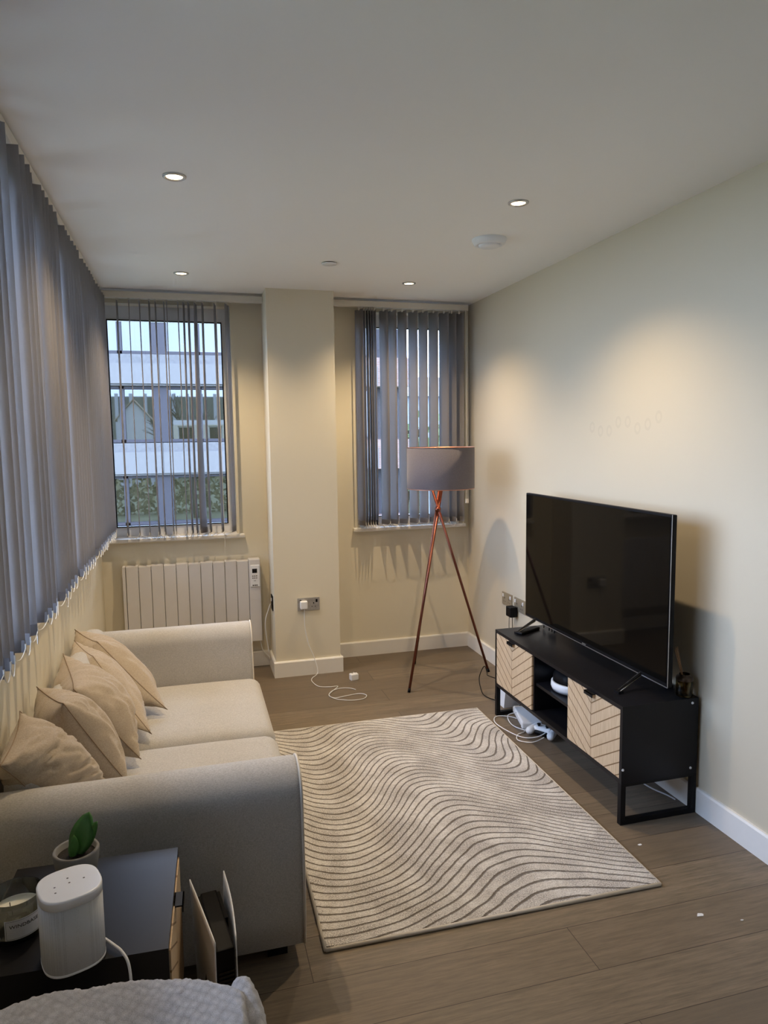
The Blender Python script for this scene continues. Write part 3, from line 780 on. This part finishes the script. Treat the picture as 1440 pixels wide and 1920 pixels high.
# ================================================================== TV STAND
SX0, SX1, SY0, SY1, SZ0, SZ1 = 1.608, 1.962, 2.338, 3.540, .172, .492
st = thing('tv_stand', 'low black media stand with oak chevron doors along the right wall', 'tv stand', (1.785, 2.94, 0))
t = .016
bm = new()
box(bm, SX0, SX1, SY0, SY1, SZ1-t, SZ1); box(bm, SX0, SX1, SY0, SY1, SZ0, SZ0+t)
box(bm, SX0, SX1, SY0, SY0+t, SZ0+t, SZ1-t); box(bm, SX0, SX1, SY1-t, SY1, SZ0+t, SZ1-t)
box(bm, SX0+.01, SX1, 2.755, 2.755+t, SZ0+t, SZ1-t); box(bm, SX0+.01, SX1, 3.094, 3.094+t, SZ0+t, SZ1-t)
box(bm, SX1-.006, SX1-.001, SY0+t, SY1-t, SZ0+t, SZ1-t)
mkw('carcass', bm, M['black'], st)
mkw('shelf', box(new(), SX0+.02, SX1-.007, 2.771, 3.094, .318, .333), M['black'], st)
for (a, b, yc) in ((SY0+t+.002, 2.757, 2.566), (3.106, SY1-t-.002, 3.330)):
    mo = m_oak('chevron_oak', yc)
    d = thing('x', '', '')
    bpy.data.objects.remove(d)
    dbm = box(new(), SX0+.001, SX0+.017, a, b, SZ0+t+.002, SZ1-t-.002)
    dr = mk('door', dbm, [mo, M['oakedge']], st); dr.location = (-1.785, -2.94, 0)
    hd = new(); box(hd, SX0-.016, SX0+.006, yc-.032, yc+.032, SZ1-t-.004, SZ1-t-.001); box(hd, SX0-.016, SX0-.013, yc-.032, yc+.032, SZ1-t-.016, SZ1-t-.001)
    h_ = mk('handle', hd, M['blackm'], dr)
for (a, b) in ((SY0+.0, SY0+.022), (SY1-.022, SY1)):
    bm = new(); box(bm, SX0, SX0+.022, a, b, 0, SZ0); box(bm, SX1-.022, SX1, a, b, 0, SZ0); box(bm, SX0+.022, SX1-.022, a, b, 0, .022); box(bm, SX0+.022, SX1-.022, a, b, SZ0-.012, SZ0)
    mkw('leg', bm, M['blackm'], st)
mkw('rail', box(new(), SX0+.05, SX0+.07, SY0+.022, SY1-.022, SZ0-.014, SZ0), M['blackm'], st)
bm = new()
for p in ((SX1-.03, SZ1-.02), (SX1-.03, SZ0+.025), (SX0+.006, SZ0+.06)):
    lathe(bm, [(0, .003), (.0045, .003), (.0055, 0)], n=12, cap=False, M=Matrix.Translation((p[0], SY0, p[1])) @ Matrix.Rotation(R(90), 4, 'X'))
mkw('screw_cap', bm, M['white'], st)

# ---- television
tv = thing('television', 'large flat black television standing on the media stand', 'television', (1.80, 2.94, SZ1))
TY0, TY1, TZ0, TZ1, TX = 2.322, 3.560, .552, 1.247, 1.80
mkw('housing', bbox_(TX, TX+.022, TY0, TY1, TZ0, TZ1, .004), M['blackp'], tv)
mkw('rear_housing', bbox_(TX+.022, TX+.055, TY0+.18, TY1-.18, TZ0+.04, TZ0+.42, .008), M['blackp'], tv)
mkw('screen', box(new(), TX-.0015, TX+.001, TY0+.010, TY1-.010, TZ0+.018, TZ1-.010), M['screen'], tv)
bm = new(); box(bm, TX-.0018, TX+.0, TY0, TY1, TZ0, TZ0+.003); box(bm, TX-.0018, TX, TY0, TY0+.002, TZ0, TZ1); mkw('bezel_edge', bm, M['alu'], tv)
mkw('badge', box(new(), TX-.003, TX+.0, 2.925, 2.955, TZ0+.006, TZ0+.011), M['alu'], tv)
for yy, in ((3.44,), (2.50,)):
    bm = new()
    for dx in (-.125, .115):
        xe = TX+.01+dx
        P = [Vector((TX+.01, yy, TZ0+.01)), Vector((xe, yy-.02, SZ1+.010))]
        d = (P[1]-P[0]).normalized(); Mw = .014
        tube(bm, [P[0], P[1]], .008, 6, r2=.006)
        box(bm, xe-.012, xe+.012, yy-.02-.016, yy-.02+.016, SZ1, SZ1+.010)
    mkw('foot', bm, M['blackm'], tv)
    mkw('foot_trim', tube(new(), [(TX-.004, yy-.012, TZ0-.002), (TX-.118, yy-.034, SZ1+.012)], .0022, 6), M['steel'], tv)
bm = new()
for yy in (3.46, 3.40, 3.37, 3.345): box(bm, TX+.06, TX+.075, yy-.006, yy+.006, .515, .56); tube(bm, [(TX+.067, yy, .54), (TX+.07, yy+.01, SZ1+.004)], .0028, 6)
mkw('lead', bm, M['blackp'], tv)
rc = mk('remote_control', bbox_(-.022, .022, -.085, .085, 0, .016, .006, 3), M['blackp']); rc.location = (1.755, 3.435, SZ1); rc.rotation_euler = (0, 0, R(-62))
tag(rc, 'slim black remote control lying below the far television foot', 'remote control')

# ---- reed diffuser
df = thing('reed_diffuser', 'small amber glass reed diffuser on the near end of media stand', 'diffuser', (1.918, 2.372, SZ1))
bm = new(); lathe(bm, [(.0, .002), (.031, .002), (.033, .006), (.033, .072), (.030, .078), (.020, .082), (.020, .092), (.018, .092), (.018, .080), (.029, .074), (.030, .008), (.0, .006)], n=36, cap=False); mk('bottle', bm, M['amber'], df, True)
bm = new(); lathe(bm, [(0, .008), (.0285, .008), (.0285, .030), (0, .030)], n=30, cap=False); mk('scented_oil', bm, m_glass('diffuser_oil', (.75, .62, .25)), df, True)
bm = new(); lathe(bm, [(.0338, .068), (.0345, .075), (.031, .083), (.0212, .085), (.0212, .093)], n=36, cap=False); mk('collar', bm, plain('bronze_collar', (.07, .045, .03), .35, .5), df, True)
for i, (dx, dy) in enumerate([(-.030, .012), (-.034, .018), (-.026, .022), (-.040, .014)]):
    mk('reed', tube(new(), [(-dx*.25, -dy*.3+.002*i, .012), (dx, dy, .205-.004*i)], .0014, 6), M['reed'], df)

# ---- headset on the shelf
hs_ = thing('virtual_reality_headset', 'white and black headset on the open shelf of media stand', 'headset', (1.74, 2.95, .333))
P = []
for i in range(25):
    a = R(95+ i*170/24); P.append((.085*math.cos(a), .095*math.sin(a)))
bm = new(); rows = []
for i in range(25):
    a = R(70+i*220/24); ca, sa = math.cos(a), math.sin(a)
    rows.append([bm.verts.new((r*ca*1.0, r*1.1*sa, z)) for r, z in ((.080, .006), (.088, .004), (.095, .022), (.093, .044), (.085, .048), (.080, .030))])
for a, b in zip(rows, rows[1:]):
    for k in range(6): bm.faces.new((a[k], a[(k+1) % 6], b[(k+1) % 6], b[k]))
bm.faces.new(rows[0]); bm.faces.new(rows[-1][::-1]); mk('halo_band', bm, M['white'], hs_, True)
mk('visor', rounded(.0, .0, .052, .072, .078, .046, .035, 8), M['blackp'], hs_, True)
mk('lens_shroud', rounded(-.03, .02, .098, .02, .022, .022, .014, 6), M['lcd'], hs_, True)

# ---- things beneath the stand
wb_ = thing('white_box', 'flat white plastic box on the floor below the far stand doors', 'box', (1.735, 3.40, 0), R(-14))
mk('box_body', bbox_(-.055, .055, -.12, .12, .004, .045, .01, 3), M['white'], wb_)
mk('vent_slot', box(new(), -.0562, -.0548, -.10, .10, .014, .018), M['radgap'], wb_)
gp = thing('game_controller', 'white and black game controller on the floor under the stand', 'game controller', (1.735, 3.205, .0), R(-58))
mk('shell', rounded(0, .0, .034, .052, .030, .016, .014, 8), M['white'], gp, True)
for sg in (-1, 1):
    def bend(p, sg=sg):
        return Vector((p.x+sg*.055+sg*(-p.y)*.18, p.y-.012, p.z+.028+p.y*.12))
    mk('grip', rounded(0, 0, 0, .021, .048, .019, .018, 8, fn=bend), M['white'], gp, True)
    mk('thumbstick', lathe(new(), [(.007, .048), (.006, .056), (.0095, .058), (.009, .062), (0, .061)], sg*.024, -.012, 20), M['blackp'], gp, True)
mk('underside', rounded(0, -.012, .020, .042, .026, .014, .012, 6), M['blackp'], gp, True)
bm = new()
tube(bm, smooth_path([(1.74, 3.17, .04), (1.68, 3.16, .02), (1.615, 3.20, .006), (1.56, 3.28, .017), (1.545, 3.40, .017), (1.60, 3.50, .006), (1.68, 3.46, .006), (1.70, 3.36, .006), (1.655, 3.27, .006), (1.60, 3.24, .006), (1.57, 3.17, .01), (1.63, 3.13, .008), (1.70, 3.14, .02)], 8), .0024, 8)
tube(bm, smooth_path([(1.71, 3.43, .045), (1.64, 3.44, .03), (1.63, 3.36, .006), (1.68, 3.26, .006), (1.71, 3.22, .02)], 8), .0024, 8)
tag(mk('charging_cable', bm, M['white']), 'white cable looping on the floor around the game controller', 'cable')
tag(mk('cable', tube(new(), smooth_path([(1.80, 2.72, .12), (1.82, 2.62, .075), (1.87, 2.53, .035), (1.93, 2.47, .012), (1.945, 2.44, .006)], 8), .003, 8), M['white']), 'white cable drooping to the skirting under the near end of stand', 'cable')
rt = thing('console_unit', 'upright white unit with black spine beside the far end of stand', 'electronic device', (1.74, 3.655, 0))
bm = new(); prism(bm, [(-.045, 0), (.065, 0), (.065, .25), (-.005, .25), (-.03, .16)], 'y', -.045, .045); mk('shell', bm, M['whitem'], rt)
bm = new(); tube(bm, smooth_path([(-.058, .03, .03), (-.045, .035, .14), (-.025, .035, .23), (.0, .03, .268), (.03, .02, .272)], 6), .011, 8); mk('spine', bm, M['blackp'], rt, True)
tag(mk('power_lead', tube(new(), smooth_path([(1.66, 3.64, .17), (1.66, 3.76, .15), (1.70, 3.86, .13), (1.72, 3.95, .14), (1.70, 3.98, .06), (1.68, 3.90, .006), (1.665, 3.80, .006), (1.70, 3.72, .006), (1.80, 3.60, .006), (1.86, 3.45, .006)], 8), .0028, 8), M['blackp']), 'black lead looping on the floor between lamp foot and stand', 'cable')

# ================================================================== TRIPOD LAMP
LX, LY = 1.540, 4.262
lp = thing('tripod_lamp', 'copper tripod floor lamp with grey drum shade before the right window', 'floor lamp', (LX, LY, 0))
zc, zt = 1.10, 1.26
for i, (fx, fy) in enumerate(((1.252, 4.02), (1.452, 4.53), (1.868, 4.225))):
    a = R(120*i+40); off = Vector((math.cos(a), math.sin(a), 0))*.0085
    F = Vector((fx, fy, .012)); c_ = Vector((LX-.008, LY, zc))+off
    top = c_+(c_-F)*((zt-zc)/(zc-.012))
    lg = mkw('leg', tube(new(), [F, top], .0085, 14), M['copper'], lp, True)
    mkw('foot_cap', tube(new(), [F-(c_-F).normalized()*.012+Vector((0, 0, .001)), F+(c_-F).normalized()*.012], .0093, 14), M['blackp'], lg, True)
mkw('clamp', lathe(new(), [(.0, zc-.012), (.018, zc-.012), (.020, zc), (.018, zc+.012), (0, zc+.012)], LX-.008, LY, 20), M['copper'], lp, True)
sx, sy, sr, s0, s1 = 1.552, LY, .216, 1.236, 1.497
bm = new(); lathe(bm, [(sr, s0), (sr, s1), (sr-.004, s1), (sr-.004, s0), (sr, s0)], sx, sy, 72, cap=False)
for f in bm.faces:
    n_ = f.calc_center_median(); rr = math.hypot(n_.x-sx, n_.y-sy)
    f.material_index = 1 if rr < sr-.003 else 0
shd = mkw('lamp_shade', bm, [M['shade'], M['copperin']], lp, True)
bm = new()
for z in (s0, s1): tube(bm, [(sx+sr*math.cos(R(a))*.995, sy+sr*math.sin(R(a))*.995, z) for a in range(0, 360, 6)], .0024, 6, closed=True)
mkw('shade_rim', bm, M['copperin'], shd, True)
bm = new(); tube(bm, [(sx+.022*math.cos(R(a)), sy+.022*math.sin(R(a)), s0+.02) for a in range(0, 360, 20)], .002, 6, closed=True)
for a in (0, 120, 240): tube(bm, [(sx+.022*math.cos(R(a)), sy+.022*math.sin(R(a)), s0+.02), (sx+(sr-.004)*math.cos(R(a)), sy+(sr-.004)*math.sin(R(a)), s0+.006)], .002, 6)
mkw('shade_ring', bm, M['copperin'], lp, True)
mkw('bulb_holder', lathe(new(), [(0, s0-.005), (.018, s0-.005), (.018, s0+.06), (0, s0+.06)], sx, sy, 20), M['blackp'], lp, True)
mkw('flex', tube(new(), smooth_path([(sx, sy-.01, s0), (sx-.015, sy-.015, s0-.02), (sx-.035, sy-.012, s0-.01), (sx-.045, sy, s0+.02)], 6), .0022, 6), M['blackp'], lp, True)

# ================================================================== SIDE TABLE
tb = thing('side_table', 'small black cabinet with oak chevron door beside the near sofa arm', 'side table', (-.265, 1.645, 0), R(-2.2))
X0, X1, Y0, Y1, Z0, Z1 = -.195, .190, -.19, .19, .155, .5
t = .016
bm = new(); box(bm, X0, X1, Y0, Y1, Z1-t, Z1); box(bm, X0, X1, Y0, Y1, Z0, Z0+t); box(bm, X0, X1, Y0, Y0+t, Z0+t, Z1-t); box(bm, X0, X1, Y1-t, Y1, Z0+t, Z1-t); box(bm, X0, X0+.006, Y0+t, Y1-t, Z0+t, Z1-t)
mk('carcass', bm, M['black'], tb)
dr = mk('door', box(new(), X1-.014, X1+.003, Y0+t+.001, Y1-t-.001, Z0+t+.002, Z1-t-.002), m_oak('chevron_oak', 0.0), tb)
bm = new(); box(bm, X1, X1+.022, -.026, .026, Z1-t-.006, Z1-t-.002); box(bm, X1+.019, X1+.022, -.026, .026, Z1-t-.02, Z1-t-.002); mk('handle', bm, M['blackm'], dr)
for (a, b) in ((Y0, Y0+.02), (Y1-.02, Y1)):
    bm = new(); box(bm, X0, X0+.02, a, b, 0, Z0); box(bm, X1-.02, X1, a, b, 0, Z0); box(bm, X0+.02, X1-.02, a, b, 0, .02); mk('leg', bm, M['blackm'], tb)

# ---- smart speaker
sp = thing('smart_speaker', 'white rounded square speaker standing at the front of side table', 'speaker', (-.270, 1.480, .5), R(20))
def sq_ring(hw, hd, z, n=48, e=2.8):
    out = []
    for i in range(n):
        a = 2*math.pi*i/n; c_, s_ = math.cos(a), math.sin(a)
        out.append((math.copysign(abs(c_)**(2/e), c_)*hw, math.copysign(abs(s_)**(2/e), s_)*hd, z))
    return out
def loft(rings, cap=(True, True)):
    bm = new(); V = [[bm.verts.new(p) for p in r] for r in rings]; n = len(V[0])
    for a, b in zip(V, V[1:]):
        for i in range(n): bm.faces.new((a[i], a[(i+1) % n], b[(i+1) % n], b[i]))
    if cap[0]: bm.faces.new(V[0][::-1])
    if cap[1]: bm.faces.new(V[-1])
    return bm
h = .06
mk('base_band', loft([sq_ring(h-.004, h-.004, .0), sq_ring(h, h, .003), sq_ring(h, h, .008)]), M['whitem'], sp, True)
mk('grille', loft([sq_ring(h-.0004, h-.0004, .008), sq_ring(h-.0004, h-.0004, .143)]), M['grille'], sp, True)
mk('top_band', loft([sq_ring(h, h, .143), sq_ring(h, h, .158)], (True, False)), M['whitem'], sp, True)
tp = mk('top_panel', loft([sq_ring(h, h, .158), sq_ring(h-.001, h-.001, .1605), sq_ring(h-.004, h-.004, .1612)], (False, True)), M['whitem'], sp, True)
for p in tp.data.polygons:
    if len(p.vertices) > 4: p.use_smooth = False
bm = new()
for a, b in ((0, 0), (-.028, 0), (.028, 0), (0, .018), (-.03, -.02)): lathe(bm, [(0, .1616), (.0022, .1616)], a, b, 10, cap=False)
mk('touch_mark', bm, M['radgap'], sp)
tag(mk('speaker_cord', tube(new(), smooth_path([(-.212, 1.50, .512), (-.192, 1.475, .512), (-.174, 1.455, .507), (-.160, 1.435, .49), (-.155, 1.425, .43), (-.15, 1.42, .30), (-.15, 1.42, .1), (-.15, 1.40, .006)], 8), .003, 8), M['white']), 'thick white cord hanging over the edge of side table', 'cord')

# ---- candle
cd = thing('jar_candle', 'three wick candle in a clear glass jar left of the speaker', 'candle', (-.400, 1.600, .5))
r0 = .054
bm = new(); lathe(bm, [(0, 0), (r0-.004, 0), (r0, .005), (r0, .088), (r0-.0012, .090), (r0-.003, .088), (r0-.003, .011), (0, .009)], n=56, cap=False); mk('jar', bm, M['jar'], cd, True)
bm = new(); lathe(bm, [(0, .012), (r0-.0035, .012), (r0-.0035, .052), (r0-.006, .0505), (0, .0495)], n=48, cap=False); mk('wax', bm, M['wax'], cd, True)
for a in (20, 140, 260): mk('wick', tube(new(), [(.02*math.cos(R(a)), .02*math.sin(R(a)), .048), (.021*math.cos(R(a)), .021*math.sin(R(a)), .058)], .001, 6), M['ink'], cd)
ang0 = -62  # direction the label faces
def cyl(a_mm, z, rr): 
    a = R(ang0)+a_mm/r0; return Vector((rr*math.cos(a), rr*math.sin(a), z))
bm = new(); rows = []
for i in range(17):
    a = (i/16-.5)*.078; rows.append((bm.verts.new(cyl(a, .014, r0+.0006)), bm.verts.new(cyl(a, .058, r0+.0006))))
for a, b in zip(rows, rows[1:]): bm.faces.new((a[0], b[0], b[1], a[1]))
lab = mk('paper_label', bm, M['paper'], cd)
bm = new()
for z in (.0165, .0555):
    tube(bm, [cyl((i/16-.5)*.072, z, r0+.0008) for i in range(17)], .0003, 4)
for e in (-.5, .5): tube(bm, [cyl(e*.072, .0165, r0+.0008), cyl(e*.072, .0555, r0+.0008)], .0003, 4)
mk('label_border', bm, M['ink'], lab)
text_mesh('lettering', 'WINDBASE', .0105, M['ink'], None, lab, bend=lambda c_: cyl(c_.x*1.12, .043+c_.y, r0+.0008+c_.z))

# ---- potted succulent
pt = thing('potted_plant', 'small green leafed plant in a grey concrete pot behind speaker', 'plant', (-.300, 1.752, .5))
bm = new(); lathe(bm, [(0, 0), (.036, 0), (.041, .006), (.0505, .055), (.0525, .078), (.0505, .082), (.0445, .080), (.043, .066), (0, .066)], n=48, cap=False); mk('pot', bm, M['concrete'], pt, True)
bm = new(); lathe(bm, [(0, .071), (.02, .0705), (.0435, .067)], n=30, cap=False); mk('soil', bm, M['soil'], pt, True)
def leafm(base, d, L, W, curl, side):
    bm = new(); n = 12; d = Vector(d).normalized(); s_ = Vector(side); s_ = (s_-d*s_.dot(d)).normalized(); nn = d.cross(s_); rows = []
    for i in range(n+1):
        t_ = i/n; wd = W*math.sin(math.pi*(t_*.86+.10))**.75*(1 if i < n else .15); c_ = Vector(base)+d*L*t_+nn*curl*t_*t_
        rows.append([c_+s_*wd*e+nn*(-abs(e)*.22*wd+off*(1-abs(e))*.004) for off in (1, -1) for e in ((-1, -.5, 0, .5, 1) if off == 1 else (.5, 0, -.5))])
    V = [[bm.verts.new(p) for p in r] for r in rows]
    for a, b in zip(V, V[1:]):
        for k_ in range(8): bm.faces.new((a[k_], a[(k_+1) % 8], b[(k_+1) % 8], b[k_]))
    bm.faces.new(V[0]); bm.faces.new(V[-1][::-1]); return bm
mk('leaf', leafm((.0, -.005, .066), (.30, .16, 1), .100, .027, .012, (1, -.25, 0)), M['leaf'], pt, True)
mk('leaf', leafm((.010, .004, .066), (.62, .05, 1), .086, .015, -.010, (.8, -.5, -.2)), M['leaf'], pt, True)
mk('leaf', leafm((-.006, -.012, .066), (.12, -.10, 1), .055, .012, .006, (1, .2, 0)), M['leaf'], pt, True)

# ================================================================== GAMES CONSOLE
gc = thing('games_console', 'upright black games console with white side shells beside side table', 'games console', (.0, 0, 0))
gc.location = (.02, 1.73, 0); gc.rotation_euler = (0, 0, math.atan2(.036, .25))
D = .127
def plate(sg):
    bm = new(); n, m_ = 22, 16; F = []
    for off in (0, .0028):
        rows = []
        for j in range(m_+1):
            tz = j/m_; row = []
            for i in range(n+1):
                s_ = i/n; y = -D+2*D*s_
                flare = .0235+.020*s_**1.1*(.35+.65*tz)-.006*math.sin(math.pi*s_)*(1-tz)
                if sg > 0: flare += .006*math.sin(math.pi*s_)
                z = .012+(.380-.012)*tz+.012*s_*tz
                row.append(bm.verts.new((sg*(flare+off), y, z)))
            rows.append(row)
        F.append(rows)
    for k_, rows in enumerate(F):
        for j in range(m_):
            for i in range(n): bm.faces.new((rows[j][i], rows[j][i+1], rows[j+1][i+1], rows[j+1][i]))
    for j in range(m_):
        for i_ in (0, n): bm.faces.new((F[0][j][i_], F[0][j+1][i_], F[1][j+1][i_], F[1][j][i_]))
    for i in range(n):
        for j_ in (0, m_): bm.faces.new((F[0][j_][i], F[0][j_][i+1], F[1][j_][i+1], F[1][j_][i]))
    return bm
mk('side_shell', plate(-1), M['white'], gc, True); mk('side_shell', plate(1), M['white'], gc, True)
bm = bbox_(-.0215, .0215, -D+.004, D-.01, .012, .352, .004); box(bm, -.030, .030, 0, D-.012, .02, .345)
mk('core', bm, M['blackp'], gc)
bm = new()
for i in range(26): box(bm, -.018, .018, -D+.0015, -D+.005, .03+i*.0105, .035+i*.0105)
mk('front_grille', bm, M['lcd'], gc)
mk('stand_disc', lathe(new(), [(0, 0), (.055, 0), (.055, .010), (.05, .013), (0, .013)], 0, 0, 30), M['blackp'], gc)

# ================================================================== BLANKET
bl_ = new(); NX, NY = 90, 60; V = []
for j in range(NY+1):
    row = []
    for i in range(NX+1):
        s_, t_ = i/NX, j/NY     # s: left to right, t: near to far
        x = -.55+.625*s_; yfar = 1.225+.13*math.sin(math.pi*min(1, max(0, (s_)*.97+.02)))**.8-.03*s_
        y = .62+(yfar-.62)*t_
        a, b = 2*s_-1, 2*t_-1
        e = max(abs(a)**5, abs(b)**7)
        z = .590-.15*max(0, -a)**2.6-.035*s_+.02*math.sin(6*s_+2*t_)
        fall = max(0, e-.72)/.28
        z -= fall**1.6*.16
        z += .008*noise.noise(Vector((x*9, y*9, 0)))
        row.append(bl_.verts.new((x, y, z)))
    V.append(row)
for j in range(NY):
    for i in range(NX): bl_.faces.new((V[j][i], V[j][i+1], V[j+1][i+1], V[j+1][i]))
# sides hang to the floor
edge = [V[0][i] for i in range(NX)]+[V[j][NX] for j in range(NY)]+[V[NY][NX-i] for i in range(NX)]+[V[NY-j][0] for j in range(NY)]
prev = edge; ctr = Vector((-.2, .95, 0))
for k_ in range(1, 9):
    cur_ = []
    for q, v0 in enumerate(edge):
        d = (v0.co-ctr); d.z = 0; d.normalize(); zz = v0.co.z*(1-k_/8)+.004*k_/8
        p = v0.co+d*(-.012*k_/8+.010*math.sin(q*.30)*k_/8); p.z = zz; cur_.append(bl_.verts.new(p))
    for q in range(len(edge)): bl_.faces.new((prev[q], prev[(q+1) % len(edge)], cur_[(q+1) % len(edge)], cur_[q]))
    prev = cur_
bk = mk('fleece_blanket', bl_, M['blanket'], None, True)
tag(bk, 'pale grey waffle fleece blanket heaped in front of side table', 'blanket')
bm = new(); rows = []
for i in range(26):
    t_ = i/25; c_ = Vector((.055+.03*t_, 1.235-.16*t_, .550-.05*t_)); rr = .020+.006*math.sin(5*t_)
    rows.append([c_+Vector((math.cos(a)*rr, 0, math.sin(a)*rr*1.15)) for a in [R(-150+k_*24) for k_ in range(14)]])
Vr = [[bm.verts.new(p) for p in r] for r in rows]
for a, b in zip(Vr, Vr[1:]):
    for k_ in range(13): bm.faces.new((a[k_], a[k_+1], b[k_+1], b[k_]))
fo = mk('rolled_hem', bm, M['blanket'], bk, True)
so = fo.modifiers.new('thick', 'SOLIDIFY'); so.thickness = .010
for o_ in (bk, fo):
    if o_ is bk:
        ss = o_.modifiers.new('fine', 'SUBSURF'); ss.levels = ss.render_levels = 1
    tx = bpy.data.textures.new('fleece_tufts', 'CLOUDS'); tx.noise_scale = .007
    dm = o_.modifiers.new('tufts', 'DISPLACE'); dm.texture = tx; dm.strength = .007; dm.mid_level = .5

# ---- bits on the floor
for i, (x, y, s_, l) in enumerate(((1.545, 1.800, .016, 'white paper scrap on the floor right of the rug corner'), (1.60, 2.20, .011, 'white paper scrap on the floor by the near stand leg'), (1.655, 1.742, .007, 'tiny white crumb beside the paper scrap on the floor'))):
    bm = new(); n = 7
    P = [(s_*random.uniform(.5, 1)*math.cos(2*math.pi*k_/n), .6*s_*random.uniform(.5, 1)*math.sin(2*math.pi*k_/n)) for k_ in range(n)]
    prism(bm, P, 'z', 0, .0015); o = mk('paper_scrap', bm, M['paper']); o.location = (x, y, 0); tag(o, l, 'scrap')
